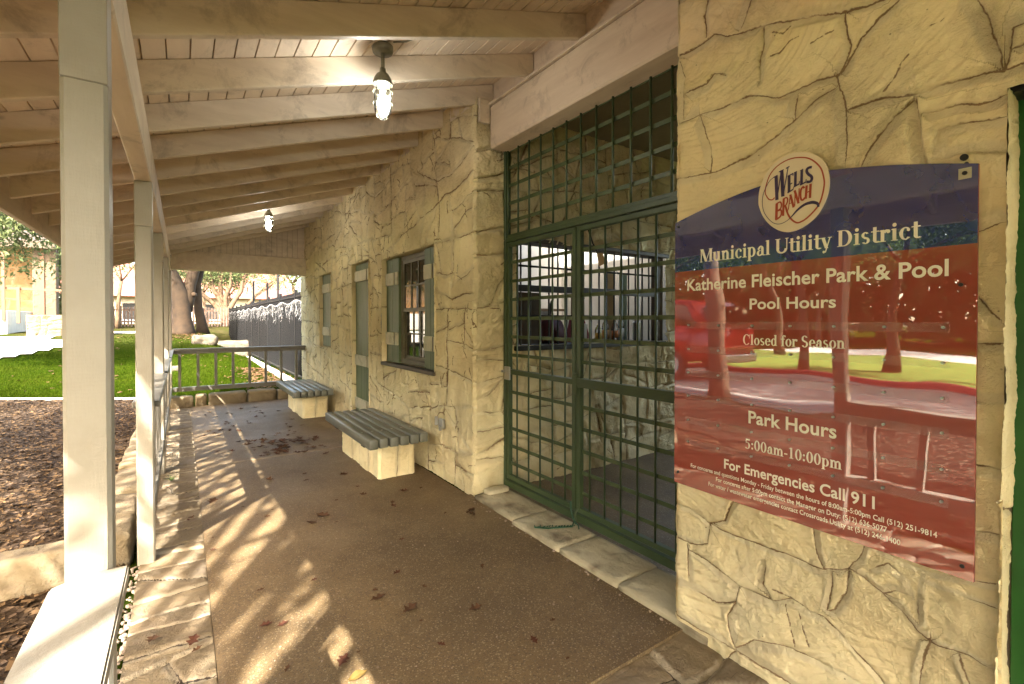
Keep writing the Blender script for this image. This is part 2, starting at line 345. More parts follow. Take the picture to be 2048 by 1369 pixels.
def cells(P, Q, cw, ch, seed, jit=.42):
    """distance to the joint and a random number per stone of a jittered running bond with unequal stones"""
    rs = np.random.RandomState(seed); N = 128
    jx = rs.rand(N, N) - .5; jy = rs.rand(N, N) - .5; rid = rs.rand(N, N); wgt = rs.rand(N, N) * .22
    wx = P + .10 * cw * 4 * (fbm(P * 2.2, Q * 2.2, seed + 50, 3) - .5); wy = Q + .10 * ch * 5 * (fbm(P * 2.2 + 9, Q * 2.2, seed + 60, 3) - .5)
    r0 = np.floor(wy / ch).astype(int); F1 = np.full(P.shape, 9.); F2 = np.full(P.shape, 9.); I1 = np.zeros(P.shape)
    for dr in (-1, 0, 1, 2, -2):
        r = r0 + dr; sh = (r % 2) * .5 + .23 * ((r * 7) % 5) / 5
        c0 = np.floor(wx / cw - sh).astype(int)
        for dc in (-1, 0, 1):
            c = c0 + dc; a = r % N; b = c % N
            px = (c + .5 + sh + jx[a, b] * jit * 2) * cw; py = (r + .5 + jy[a, b] * jit * 1.7) * ch
            ax = np.abs(wx - px) / cw; ay = np.abs(wy - py) / ch
            d = (ax ** 2.6 + ay ** 2.6) ** (1 / 2.6) - wgt[a, b]
            n1 = d < F1
            F2 = np.where(n1, F1, np.minimum(F2, d)); I1 = np.where(n1, rid[a, b], I1); F1 = np.where(n1, d, F1)
    return (F2 - F1) * .5 * min(cw, ch), I1
def slice_joints(w, h, amin, amax, seed):
    '''joint lines of random rubble: a rectangle cut again and again, slightly askew'''
    r = random.Random(seed); out = []; fin = []; todo = [[(0, 0), (w, 0), (w, h), (0, h)]]
    while todo:
        p = todo.pop(); n = len(p); ar = abs(sum(p[i][0] * p[(i + 1) % n][1] - p[(i + 1) % n][0] * p[i][1] for i in range(n))) / 2
        if ar < r.uniform(amin, amax): fin.append(p); continue
        xs = [q[0] for q in p]; ys = [q[1] for q in p]; W_, H_ = max(xs) - min(xs), max(ys) - min(ys)
        vert = W_ * r.uniform(.6, 1.05) > H_; a = (math.pi / 2 if vert else 0) + r.gauss(0, .16 if ar > 1 else .24); f = r.uniform(.36, .64)
        c = (min(xs) + W_ * (f if vert else .5), min(ys) + H_ * (.5 if vert else f)); nx, ny = -math.sin(a), math.cos(a)
        A_, B_, hit = [], [], []
        for i in range(n):
            u, v = p[i], p[(i + 1) % n]; du = (u[0] - c[0]) * nx + (u[1] - c[1]) * ny; dv = (v[0] - c[0]) * nx + (v[1] - c[1]) * ny
            (A_ if du >= 0 else B_).append(u)
            if (du >= 0) != (dv >= 0): t = du / (du - dv); q = (u[0] + t * (v[0] - u[0]), u[1] + t * (v[1] - u[1])); A_.append(q); B_.append(q); hit.append(q)
        if len(hit) != 2 or len(A_) < 3 or len(B_) < 3: fin.append(p); continue
        (x0, y0), (x1, y1) = hit; L = math.hypot(x1 - x0, y1 - y0); k = r.gauss(0, .035) * min(L, .6)
        out.append([(x0, y0), ((x0 * 2 + x1) / 3 + nx * k, (y0 * 2 + y1) / 3 + ny * k), ((x0 + 2 * x1) / 3 + nx * k * r.uniform(-.6, 1), (y0 + 2 * y1) / 3 + ny * k), (x1, y1)]); todo += [A_, B_]
    return out, fin
def stone_ids(P, Q, polys, seed):
    r = random.Random(seed); I = np.full(P.shape, .5)
    for p in polys:
        v = r.random(); xs = [q[0] for q in p]; ys = [q[1] for q in p]; k = np.where((P >= min(xs)) & (P <= max(xs)) & (Q >= min(ys)) & (Q <= max(ys)))
        a, b = P[k], Q[k]; ins = np.ones(a.shape, bool); n = len(p); ori = np.sign(sum(p[i][0] * p[(i + 1) % n][1] - p[(i + 1) % n][0] * p[i][1] for i in range(n)))
        for i in range(n): (x0, y0), (x1, y1) = p[i], p[(i + 1) % n]; ins &= ((x1 - x0) * (b - y0) - (y1 - y0) * (a - x0)) * ori >= 0
        I[k[0][ins], k[1][ins]] = v
    return I
def stone_surface(name, m, parent, o, u, v, n, su, sv, step, joints=None, cracks=None, seed=1, cw=.34, ch=.26, jw=.022, depth=.010, rough=.010, holes=(), rnd=(1, 1, 1, 1), mort=.5, dirt=1.0, tilt=.012, scratch=.5, lift=0, brk=.30, wa=.016, csig=None):
    nu = max(2, int(round(su / step))); nv = max(2, int(round(sv / step)))
    s = np.linspace(0, su, nu + 1); t = np.linspace(0, sv, nv + 1); P, Q = np.meshgrid(s, t, indexing='ij')
    o, u, v, n = (np.array(x, float) for x in (o, u, v, n))
    # world based texture coordinates so that neighbours do not repeat
    A, B = P + seed * 3.3, Q + seed * 1.7
    warp = wa * (fbm(A * 7, B * 7, 3, 3) - .5) * 2
    fin = None
    if joints is None: joints, fin = slice_joints(su, sv, cw * ch * .45, cw * ch * 1.9, seed)
    if joints is not None:
        dj = seg_dist(P + warp, Q + wa * (fbm(A * 7 + 5, B * 7, 9, 3) - .5) * 2, joints, True); rid = vnoise(A * 2.1, B * 2.1, 31) if fin is None else stone_ids(P + warp, Q + wa * (fbm(A * 7 + 5, B * 7, 9, 3) - .5) * 2, fin, seed)
    else:
        dj, rid = cells(A + warp, B, cw, ch, seed)
    wv = jw * (.25 + 1.6 * fbm(A * 3, B * 3, 71, 2)); e0 = max(.006, step)
    prof = np.where(dj > 0, sst(0, wv, dj), sst(0, e0, -dj)); body = np.where(dj > 0, sst(wv * .7, wv * 1.15, dj), sst(0, e0, -dj))
    th = .5 + .9 * fbm(A * .9, B * .9, 15, 2); ca, sa = np.cos(th), np.sin(th)
    strata = fbm((A * ca + B * sa) * 5, (-A * sa + B * ca) * 13, 21, 4); lump = fbm(A * 3.5, B * 3.5, 27, 4); fine = fbm(A * 38, B * 38, 33, 3)
    amt = .35 + 1.3 * vnoise(A * 1.7, B * 1.7, 44)
    h = -depth * (1 - prof) + body * rough * (.55 * (strata - .5) * amt + 1.9 * (lump - .5)) + (fine - .5) * .0055 + body * tilt * (rid - .5) + lift
    cs = csig or max(.0036, step * .62); edge = np.exp(-((dj - .25 * cs) / (cs * (.7 + .8 * fbm(A * 9, B * 9, 57, 2)))) ** 2) * sst(brk, brk + .18, fbm(A * 4.5, B * 4.5, 55, 3))
    stc = np.abs(strata - .5); scr = (1 - sst(.0, .012 + step * .8, stc)) * sst(.50, .62, fbm(A * 2.6, B * 2.6, 61, 3)) * body * scratch
    h = h - .0022 * edge
    cm = sst(brk, brk + .18, fbm(A * 4.5, B * 4.5, 55, 3)) * dirt; cd = np.full(P.shape, .5) if not cracks else np.minimum(np.abs(seg_dist(P + warp * .6, Q, cracks)), .5)
    dk = np.maximum(0, dirt * .22 * (1 - body) * sst(.5, .7, fbm(A * 6, B * 6, 81, 3)))
    r = .016
    for fl, dd in zip(rnd, (P, su - P, Q, sv - Q)):
        if fl: h = h - .022 * np.exp(-(dd / r) ** 2)
    Pw, Qw = P.copy(), Q.copy()
    for fl, dd, sg in ((rnd[0], P, 1), (rnd[1], su - P, -1)):
        if fl: Pw = Pw + sg * np.exp(-(dd / .03) ** 2) * .022 * (fbm(B * 6, B * 0 + 3.3 + seed, 91, 4) - .45)
    V = o + Pw[..., None] * u + Qw[..., None] * v + h[..., None] * n
    idx = np.arange((nu + 1) * (nv + 1)).reshape(nu + 1, nv + 1)
    F = np.stack([idx[:-1, :-1], idx[1:, :-1], idx[1:, 1:], idx[:-1, 1:]], -1)
    if np.dot(np.cross(u, v), n) < 0: F = F[..., ::-1]
    keep = np.ones(F.shape[:2], bool); cs = (s[:-1] + s[1:]) / 2; ct = (t[:-1] + t[1:]) / 2
    for a0, a1, b0, b1 in holes: keep &= ~((cs[:, None] > a0) & (cs[:, None] < a1) & (ct[None] > b0) & (ct[None] < b1))
    return np_mesh(name, V.reshape(-1, 3), F[keep], m, parent, {'dirt': dk, 'mort': (1 - body) * mort, 'tint': rid, 'dist': np.clip(dj, -.09, .09), 'cmask': cm, 'cdist': cd})
def random_marks(w, h, n, seed):
    '''short hooked tool marks and cracks scattered over a wall'''
    r = random.Random(seed); out = []
    for _ in range(n):
        x, y = r.uniform(0, w), r.uniform(0, h); a = r.choice((1.57, 1.9, 1.2, .2, 2.4)) + r.gauss(0, .35); p = [(x, y)]
        for k in range(r.choice((2, 3, 3, 4))): a += r.gauss(0, .45); L = r.uniform(.02, .055); x += L * math.cos(a); y += L * math.sin(a); p.append((x, y))
        out.append(p)
    return out
def rough_block(name, x0, y0, z0, x1, y1, z1, m, parent=None, seed=1, n=9, amp=.012, rnd=.025, rz=0):
    """one hewn block: a subdivided box with softened arrises and a noisy face"""
    w, d, h = x1 - x0, y1 - y0, z1 - z0; bm = bmesh.new(); bmesh.ops.create_cube(bm, size=2)
    bmesh.ops.subdivide_edges(bm, edges=bm.edges[:], cuts=n, use_grid_fill=True)
    co = np.array([v.co for v in bm.verts]); half = np.array((w / 2, d / 2, h / 2)); p = co * half; k = np.maximum(half - rnd, half * .3); q = np.clip(p, -k, k); dv = p - q; L = np.linalg.norm(dv, axis=1)[:, None]
    p = q + dv / np.maximum(L, 1e-9) * np.minimum(L, rnd); nr = p / np.maximum(np.linalg.norm(p / half, axis=1)[:, None] * half, 1e-9)
    nz = (fbm(p[:, 0] * 7 + p[:, 2] * 5 + seed * 5.1, p[:, 1] * 7 + p[:, 2] * 9 + seed, 7, 4) - .5)[:, None]
    dirn = co / np.linalg.norm(co, axis=1)[:, None]; p = p + dirn * nz * 2 * amp
    if rz: c, s_ = math.cos(rz), math.sin(rz); p[:, :2] = p[:, :2] @ np.array(((c, s_), (-s_, c)))
    ctr = np.array(((x0 + x1) / 2, (y0 + y1) / 2, (z0 + z1) / 2)); base = ctr - (0, 0, h / 2)
    off = np.array(wloc(parent)) if parent else base
    F = [[v.index for v in f.verts] for f in bm.faces]; bm.verts.ensure_lookup_table(); bm.free()
    dk = np.clip((nz[:, 0] * -4 - .35), 0, .8); N = len(p)
    V = p + ctr
    if parent: return np_mesh(name, V, F, m, parent, {'dirt': dk, 'mort': np.zeros(N), 'tint': np.full(N, (seed * .37) % 1), 'dist': np.full(N, .09), 'cmask': np.zeros(N), 'cdist': np.full(N, .5)})
    o = np_mesh(name, V - base, F, m, None, {'dirt': dk, 'mort': np.zeros(N), 'tint': np.full(N, (seed * .37) % 1), 'dist': np.full(N, .09), 'cmask': np.zeros(N), 'cdist': np.full(N, .5)}); o.location = base; LOC[o.name] = Vector(base); return o
WJ= [[[1.325,2.976],[1.338,2.904],[1.337,2.816]],[[1.117,2.862],[1.139,2.816],[1.166,2.77]],[[1.528,2.79],[1.498,2.793],[1.41,2.787],[1.293,2.799],[1.226,2.759],[1.079,2.734],[0.994,2.712],[0.86,2.663],[0.772,2.63],[0.692,2.606],[0.646,2.602]],[[1.068,2.729],[1.06,2.653],[1.071,2.601],[1.078,2.496]],[[1.468,2.755],[1.448,2.672],[1.457,2.584],[1.452,2.482]],[[0.761,2.621],[0.755,2.54],[0.747,2.499],[0.765,2.432],[0.779,2.407]],[[0.607,2.581],[0.666,2.544],[0.722,2.512],[0.749,2.456],[0.768,2.415]],[[1.438,2.589],[1.336,2.593],[1.292,2.623],[1.25,2.597]],[[1.358,2.47],[1.224,2.464],[1.107,2.454],[1.006,2.411],[0.914,2.416],[0.782,2.408]],[[1.526,2.473],[1.506,2.472],[1.418,2.462],[1.358,2.47]],[[1.358,2.47],[1.331,2.385],[1.299,2.296],[1.303,2.237],[1.312,2.181]],[[0.788,2.41],[0.77,2.321],[0.758,2.229],[0.763,2.13],[0.763,2.086]],[[0.793,2.362],[0.839,2.348],[0.939,2.297],[1.019,2.248],[1.113,2.207],[1.167,2.199],[1.248,2.18],[1.312,2.181],[1.525,2.201]],[[0.933,2.383],[0.942,2.319],[0.939,2.297]],[[0.753,2.265],[0.715,2.269],[0.639,2.262],[0.568,2.244],[0.501,2.257],[0.439,2.253],[0.382,2.255],[0.348,2.243],[0.311,2.244]],[[0.572,2.228],[0.619,2.187],[0.663,2.142],[0.693,2.097],[0.709,2.065]],[[0.565,2.226],[0.549,2.157],[0.541,2.087],[0.53,2.022],[0.525,1.976]],[[0.41,2.473],[0.383,2.405],[0.371,2.327],[0.36,2.271],[0.352,2.245]],[[0.349,2.246],[0.342,2.298],[0.332,2.363],[0.312,2.363]],[[0.531,2.176],[0.459,2.175],[0.4,2.164],[0.359,2.166]],[[0.508,2.049],[0.502,2.108],[0.438,2.114],[0.36,2.103]],[[0.495,2.012],[0.438,2.013],[0.361,1.996]],[[1.548,0.592],[1.495,0.597],[1.419,0.594],[1.3,0.56],[1.223,0.597],[1.187,0.709],[1.193,0.806]],[[1.295,0.562],[1.311,0.463],[1.406,0.438],[1.494,0.437],[1.547,0.429]],[[1.424,0.42],[1.417,0.25]],[[1.418,0.401],[1.322,0.386],[1.233,0.363],[1.154,0.338],[1.169,0.263],[1.265,0.221],[1.417,0.218],[1.493,0.194],[1.546,0.186]],[[1.295,0.562],[1.234,0.554],[1.072,0.556],[0.946,0.559],[0.817,0.553]],[[0.857,0.708],[0.84,0.611],[0.821,0.559]],[[0.821,0.555],[0.736,0.587],[0.702,0.642],[0.682,0.706]],[[0.794,0.554],[0.79,0.48],[0.801,0.408]],[[0.736,0.579],[0.743,0.503],[0.778,0.419],[0.797,0.406]],[[1.154,0.338],[1.015,0.347],[0.945,0.39],[0.87,0.373],[0.816,0.375],[0.756,0.34],[0.699,0.298],[0.646,0.259],[0.62,0.228]],[[1.043,0.483],[1.052,0.394],[1.015,0.347]],[[0.736,0.587],[0.688,0.576],[0.632,0.547],[0.584,0.509],[0.548,0.468],[0.516,0.456],[0.491,0.448],[0.416,0.455],[0.357,0.443]],[[0.543,0.508],[0.538,0.644],[0.532,0.683]],[[0.648,0.633],[0.617,0.662],[0.567,0.623],[0.555,0.572],[0.597,0.571],[0.632,0.547]],[[0.541,0.642],[0.476,0.636],[0.408,0.633],[0.359,0.637]],[[0.516,0.463],[0.524,0.377],[0.529,0.301]],[[1.178,0.05],[1.089,0.139],[0.961,0.183],[0.877,0.195],[0.784,0.207],[0.685,0.203]],[[1.169,0.263],[1.211,0.182],[1.189,0.064],[1.178,0.045],[1.296,-0.182]],[[0.442,0.447],[0.416,0.373]],[[0.682,0.706],[0.623,0.698],[0.532,0.683],[0.45,0.69],[0.359,0.71]],[[0.399,1.773],[0.356,1.787]],[[0.397,1.564],[0.356,1.503]],[[0.396,1.427],[0.353,1.429]],[[0.4,1.251],[0.351,1.253]],[[0.399,1.06],[0.35,1.057]],[[0.397,0.861],[0.348,0.867]]]
CRK= [[[0.962,0.354],[0.918,0.207]],[[0.911,0.353],[0.869,0.234]],[[1.015,0.393],[0.945,0.394]],[[1.016,0.559],[0.946,0.559]],[[1.022,2.681],[0.981,2.654],[0.954,2.671]],[[1.028,2.585],[0.994,2.58],[0.954,2.61],[0.915,2.611]],[[0.871,2.564],[0.8,2.575]],[[0.524,2.455],[0.499,2.453],[0.486,2.463]],[[0.644,2.291],[0.615,2.32],[0.601,2.366],[0.582,2.387]],[[1.267,2.612],[1.233,2.59]]]
EM= {"disc":[[1.067,1.992],[1.062,2.045],[1.036,2.102],[0.998,2.137],[0.949,2.155],[0.903,2.152],[0.863,2.135],[0.829,2.105],[0.81,2.066],[0.803,2.018],[0.807,1.973],[0.823,1.93],[0.849,1.893],[0.886,1.865],[0.926,1.851],[0.958,1.852],[0.99,1.866],[1.021,1.892],[1.047,1.928],[1.061,1.962]],"red":[[1.001,1.997],[1.01,1.99],[1.024,1.995],[1.034,2.011],[1.039,2.026],[1.036,2.051],[1.022,2.09],[0.997,2.117],[0.965,2.132],[0.934,2.136],[0.903,2.131],[0.875,2.12],[0.851,2.099],[0.831,2.07],[0.822,2.038],[0.819,2.011],[0.824,1.976],[0.835,1.94],[0.854,1.915],[0.879,1.893],[0.896,1.884],[0.914,1.881],[0.932,1.894],[0.945,1.913],[0.953,1.933],[0.959,1.956]],"navy":[[1.0,2.08],[1.019,2.07],[1.036,2.045],[1.047,2.017],[1.05,1.983],[1.044,1.95],[1.027,1.919],[1.004,1.895],[0.98,1.887],[0.956,1.893],[0.937,1.906],[0.914,1.929],[0.889,1.945],[0.869,1.949],[0.855,1.948],[0.841,1.94],[0.838,1.927]],"ln":[[[[0.995,2.083],[0.991,1.985]],0.0128],[[[0.991,1.985],[0.975,2.099]],0.004],[[[0.973,2.1],[0.968,1.994]],0.0128],[[[0.968,1.994],[0.948,2.107]],0.004],[[[1.005,2.078],[0.989,2.084]],0.0043],[[[0.984,2.095],[0.965,2.1]],0.0043],[[[0.957,2.102],[0.943,2.107]],0.0049],[[[0.944,2.069],[0.945,2.006]],0.0098],[[[0.95,2.069],[0.929,2.076]],0.0049],[[[0.929,2.076],[0.93,2.067]],0.0037],[[[0.943,2.035],[0.932,2.039]],0.0043],[[[0.95,2.004],[0.928,2.014]],0.0055],[[[0.928,2.014],[0.928,2.023]],0.0031],[[[0.92,2.078],[0.921,2.025]],0.0098],[[[0.926,2.077],[0.915,2.08]],0.0037],[[[0.926,2.022],[0.906,2.03]],0.0055],[[[0.906,2.03],[0.906,2.04]],0.0031],[[[0.897,2.082],[0.898,2.026]],0.0098],[[[0.903,2.079],[0.892,2.083]],0.0037],[[[0.903,2.024],[0.882,2.031]],0.0055],[[[0.882,2.031],[0.881,2.042]],0.0031],[[[0.861,2.082],[0.87,2.083],[0.878,2.079],[0.879,2.069],[0.872,2.057],[0.863,2.048],[0.861,2.037],[0.867,2.029],[0.88,2.031]],0.0098]],"lr":[[[[0.992,1.971],[0.994,1.907]],0.0104],[[[0.995,1.969],[0.98,1.975],[0.974,1.965],[0.977,1.949],[0.99,1.941]],0.0061],[[[0.99,1.941],[0.976,1.942],[0.974,1.926],[0.98,1.915],[0.997,1.906]],0.0067],[[[0.965,1.985],[0.967,1.917]],0.0086],[[[0.969,1.983],[0.954,1.987],[0.95,1.974],[0.956,1.959],[0.964,1.955]],0.0055],[[[0.96,1.959],[0.95,1.931]],0.0067],[[[0.94,1.995],[0.947,1.938]],0.0037],[[[0.94,1.996],[0.927,1.943]],0.0086],[[[0.944,1.96],[0.932,1.964]],0.0031],[[[0.922,2.007],[0.923,1.948]],0.004],[[[0.924,2.009],[0.909,1.955]],0.0086],[[[0.907,2.013],[0.909,1.955]],0.004],[[[0.888,2.009],[0.893,2.015],[0.9,2.006],[0.902,1.988],[0.9,1.97],[0.893,1.965],[0.886,1.973]],0.0073],[[[0.88,2.018],[0.883,1.967]],0.0086],[[[0.866,2.021],[0.868,1.967]],0.0086],[[[0.882,1.99],[0.866,1.994]],0.0043]]}
# ================================================================== ground
def gz(x, y):
    lat = np.maximum(sst(0, 1, (2.6 - x) / 2.0), sst(0, 1, (y - 30) / 8.0))
    return -.03 + 1.05 * sst(0, 1, (y - 13.5) / 17.0) * lat + .18 * sst(0, 1, (y - 30) / 10.0) * lat
def gzf(x, y): return float(gz(np.array(float(x)), np.array(float(y))))
def sheet(name, xs, ys, m, dz=0, kind='structure', mask=None):
    X, Y = np.meshgrid(xs, ys, indexing='ij'); Z = gz(X, Y) + dz
    idx = np.arange(X.size).reshape(X.shape); F = np.stack([idx[:-1, :-1], idx[1:, :-1], idx[1:, 1:], idx[:-1, 1:]], -1)
    if mask is not None:
        cx = (X[:-1, :-1] + X[1:, 1:]) / 2; cy = (Y[:-1, :-1] + Y[1:, 1:]) / 2; F = F[mask(cx, cy)]
    o = np_mesh(name, np.stack([X, Y, Z], -1).reshape(-1, 3), F.reshape(-1, 4), m); return tag(o, kind=kind)
def spread(a, b, fine, c0, c1, n): return np.unique(np.concatenate([np.linspace(a, c0, n), np.arange(c0, c1, fine), np.linspace(c1, b, n)]))
sheet('ground', spread(-400, 400, .5, -16, 10, 14), spread(-120, 600, .5, -6, 44, 14), M['lawn'], -.02)
# bark mulch bed between the porch and the lawn (its far edge runs slantwise, along the kerb)
def kerb_y(x): return 11.35 - .66 * x
sheet('mulch_bed', np.arange(-4.6, -.2, .2), np.arange(-6, 15, .2), M['mulch'], .006, mask=lambda x, y: y < kerb_y(x) - .05)
sheet('grass_verge', np.linspace(-20, -9.6, 20), np.linspace(-40, 40, 80), simple('sunlit_verge_grass', (.15, .20, .035), (.10, .15, .025), 1.5, .9, .1, .5, 40), .008)  # verge grass lighter than the lawn: sunlight put into its colour
sheet('road', np.linspace(-9.6, -5.0, 8), np.linspace(-30, 13, 60), M['asphalt'], .01)
sheet('far_road', np.linspace(-25, -20, 6), np.linspace(-40, 13, 60), M['concrete'], .01)
sheet('patio', np.linspace(-14, -3.4, 40), np.linspace(19.5, 26.4, 40), M['concrete'], .02, mask=lambda x, y: (x < -4.5 + (y - 20.3) * .40) & ~((x > -4.2) & (y > 25)))
sheet('path', np.linspace(-5, -.9, 20), np.linspace(27.3, 28.5, 8), M['concrete'], .025)
# ================================================================== porch floor
fl = MB(); fl.box(.115, 1.44, -.12, 2.02, 10.05, 0); tag(fl.build('porch_floor', M['floor']), kind='structure')
fl = MB(); fl.box(2.02, 1.30, -.12, 7.4, 3.62, -.004); tag(fl.build('passage_floor', M['floor']), kind='structure')
fj = MB(); fj.box(.30, 5.82, -.05, 1.9, 5.875, .003, .002); tag(fj.build('floor_joint', simple('pale_joint_mortar', (.26, .20, .13), (.18, .13, .085), 12, .8)), kind='structure')
def paving(name, x0, x1, y0, y1, seed, cw, ch, step, lift=0):
    o = stone_surface(name, M['flag'], None, (x0, y0, -.010), (1, 0, 0), (0, 1, 0), (0, 0, 1), x1 - x0, y1 - y0, step, seed=seed, cw=cw, ch=ch, jw=.024, depth=.012, rough=.012, rnd=(0, 0, 0, 0), mort=.75, tilt=.014, scratch=.25, brk=.2, lift=lift)
    return tag(o, kind='structure')
paving('paving_strip', -.225, .112, -1.4, 10.1, 5, .24, .30, .011)
paving('paving_apron', .115, 2.03, -1.4, 1.437, 8, .46, .30, .013)

# ================================================================== the stone building
bld = thing('stone_building', 'cream painted stone building with green shutters and door behind the porch', 'building', (3.6, 6, 0))
_joints = WJ + [[[1.6, .05], [-1.3, -.02]], [[.33, 2.3], [-.2, 2.42], [-.6, 2.3], [-1.3, 2.4]], [[-.2, 2.42], [-.3, 2.9], [-.1, 3.5]], [[.5, 2.95], [0, 2.8], [-.3, 2.9], [-1.3, 3.05]], [[-.8, 2.3], [-.9, 2.9]], [[.2, 2.2], [.2, 2.4]],
    [[1.55, 3.05], [1.1, 2.98], [.5, 2.95], [.35, 3.5]], [[1.2, 2.99], [1.25, 3.5]], [[.9, 2.97], [.8, 3.5]]]
# the wall with the sign: y from 1.50 down to -1.3, door opening from .345 to -.62
NW = 'wall'
near = stone_surface(NW, M['stone'], bld, (2.0, 1.5, -.02), (0, -1, 0), (0, 0, 1), (-1, 0, 0), 2.8, 3.52, .0049,
    joints=[[(1.5 - a, b + .02) for a, b in pl] for pl in _joints], cracks=[[(1.5 - a, b + .02) for a, b in pl] for pl in CRK], seed=3, jw=.032, depth=.0060, rough=.017, holes=[(1.155, 2.12, 0, 2.20)], rnd=(1, 0, 0, 0), mort=.6, tilt=.006, scratch=.75, brk=.26)
near['label'] = 'large flat cream stones of the wall carrying the sign'
stone_surface('door_reveal', M['stone'], bld, (1.984, .343, -.02), (1, 0, 0), (0, 0, 1), (0, -1, 0), .145, 2.2, .008, seed=14, cw=.5, ch=.33, rnd=(0, 0, 0, 0), rough=.012)
mb = MB(); mb.box(2.035, -.62, 2.176, 2.125, .345, 2.30); mb.build('door_head', M['dark'], bld)
stone_surface('wall', M['stone'], bld, (2.0, 1.497, -.02), (1, 0, 0), (0, 0, 1), (0, 1, 0), .40, 3.5, .012, seed=16, cw=.4, ch=.3, rnd=(1, 0, 0, 0))
mb = MB(); mb.box(2.03, .36, -.1, 2.42, 1.48, 3.5); mb.box(2.03, -1.3, 2.31, 2.42, .355, 3.5); mb.box(2.42, -1.3, -.1, 7.4, 1.25, 3.5); mb.build('wall_core', M['stone'], bld)
gd = MB(); gd.box(2.125, -.61, 0, 2.17, .345, 2.18, .004); gd = gd.build('door', M['green_door'], bld); gd['label'] = 'bright green door beside the sign wall'
mb = MB(); mb.box(2.119, -.45, .25, 2.126, .2, .95, .003); mb.box(2.119, -.45, 1.15, 2.126, .2, 2.0, .003); mb.build('door_panel', M['green_door'], gd)
# wing wall with window, door and slit window
Y0 = 3.555
def hy(a, b): return (a - Y0, b - Y0)
OP = {'window': (4.33, 5.83, .99, 2.255), 'door': (6.35, 7.11, -.1, 2.315), 'slit': (8.31, 9.10, 1.04, 2.31)}
stone_surface('wall', M['stone_wing'], bld, (2.055, Y0, -.02), (0, 1, 0), (0, 0, 1), (-1, 0, 0), 7.2, 3.50, .0085, seed=21, cw=.34, ch=.27, jw=.026, depth=.009, rough=.024, cracks=random_marks(7.2, 3.5, 420, 3), wa=.026,
    holes=[(a - Y0, b - Y0, c + .02, d + .02) for a, b, c, d in OP.values()], rnd=(1, 0, 0, 0), mort=.5, scratch=1.2, dirt=1.0, brk=.36)
stone_surface('wall', M['stone_wing'], bld, (2.052, Y0, -.02), (1, 0, 0), (0, 0, 1), (0, -1, 0), 4.6, 3.50, .0095, seed=27, cracks=random_marks(4.6, 3.5, 50, 5), wa=.022, dirt=.6, cw=.36, ch=.30, jw=.03, depth=.02, rough=.045,
    holes=[(2.50 - 2.052, 4.60 - 2.052, 1.29, 2.245)], rnd=(1, 0, 0, 0), mort=.35, scratch=.6)
for k, (a, b, c, d) in OP.items():
    D = .16
    for nm, o, u, v, n, su, sv in (('reveal', (2.045, b + .004, c), (1, 0, 0), (0, 0, 1), (0, -1, 0), D, d - c), ('reveal', (2.045, a - .004, c), (1, 0, 0), (0, 0, 1), (0, 1, 0), D, d - c),
                               ('reveal', (2.045, a, d + .004), (1, 0, 0), (0, 1, 0), (0, 0, -1), D, b - a), ('reveal', (2.045, a, c - .004), (1, 0, 0), (0, 1, 0), (0, 0, 1), D, b - a)):
        if k == 'door' and c < 0 and v == (0, 1, 0) and n == (0, 0, 1): continue
        stone_surface(nm, M['stone_wing'], bld, o, u, v, n, su, sv, .013, seed=33, cw=.4, ch=.28, rnd=(0, 0, 0, 0), rough=.014)
# shutters, plank door: boards with battens coloured pale for the light they catch
def plank_leaf(name, y0, y1, z0, z1, x, bats, parent, planks=2, lab=None):
    mb = MB(); w = (y1 - y0) / planks
    for i in range(planks): mb.box(x, y0 + i * w + .002, z0, x + .03, y0 + (i + 1) * w - .002, z1, .003)
    o = mb.build(name, M['green_old'], parent)
    if lab: o['label'] = lab
    for zb in bats:
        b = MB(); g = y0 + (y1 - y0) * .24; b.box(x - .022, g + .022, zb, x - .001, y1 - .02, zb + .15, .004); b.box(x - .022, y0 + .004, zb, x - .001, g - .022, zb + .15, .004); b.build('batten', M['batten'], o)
        b = MB(); b.box(x - .010, g - .021, zb + .004, x - .001, g + .021, zb + .146); b.build('latch', M['dark'], o)  # dark strip filling the black gap between the batten pieces
    return o
a, b, c, d = OP['window']
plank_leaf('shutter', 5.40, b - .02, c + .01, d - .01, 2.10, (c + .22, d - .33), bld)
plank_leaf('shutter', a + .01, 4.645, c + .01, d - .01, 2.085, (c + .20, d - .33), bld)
win = MB(); X0 = 2.125
for q in ((4.645, 4.69), (5.35, 5.40)): win.box(X0, q[0], c + .012, X0 + .06, q[1], d - .012, .003)
win.box(X0, 4.69, c + .012, X0 + .06, 5.35, c + .065, .003); win.box(X0, 4.69, d - .06, X0 + .06, 5.35, d - .012, .003); zm = 1.625
win = win.build('window', M['sash'], bld)
for zz0, zz1, dx in ((c + .066, zm + .02, .012), (zm - .02, d - .061, -.012)):
    sm = MB(); xx = X0 + .02 + dx
    sm.box(xx, 4.692, zz0, xx + .03, 4.72, zz1); sm.box(xx, 5.32, zz0, xx + .03, 5.348, zz1); sm.box(xx, 4.72, zz0, xx + .03, 5.32, zz0 + .04); sm.box(xx, 4.72, zz1 - .035, xx + .03, 5.32, zz1)
    for i in (1, 2): yy = 4.72 + .6 * i / 3; sm.box(xx + .003, yy - .009, zz0 + .04, xx + .027, yy + .009, zz1 - .035)
    zc = (zz0 + zz1) / 2; sm.box(xx + .005, 4.72, zc - .009, xx + .025, 5.32, zc + .009); sm.build('sash', M['sash'], win)
    gp = MB(); gp.box(xx + .012, 4.72, zz0 + .03, xx + .017, 5.32, zz1 - .03); gp.build('pane', M['pane'], win)
mb = MB(); mb.box(2.03, a - .01, c - .035, 2.13, b + .01, c + .004, .006); mb.build('window_sill', M['dark_wood'], bld)
a, b, c, d = OP['door']
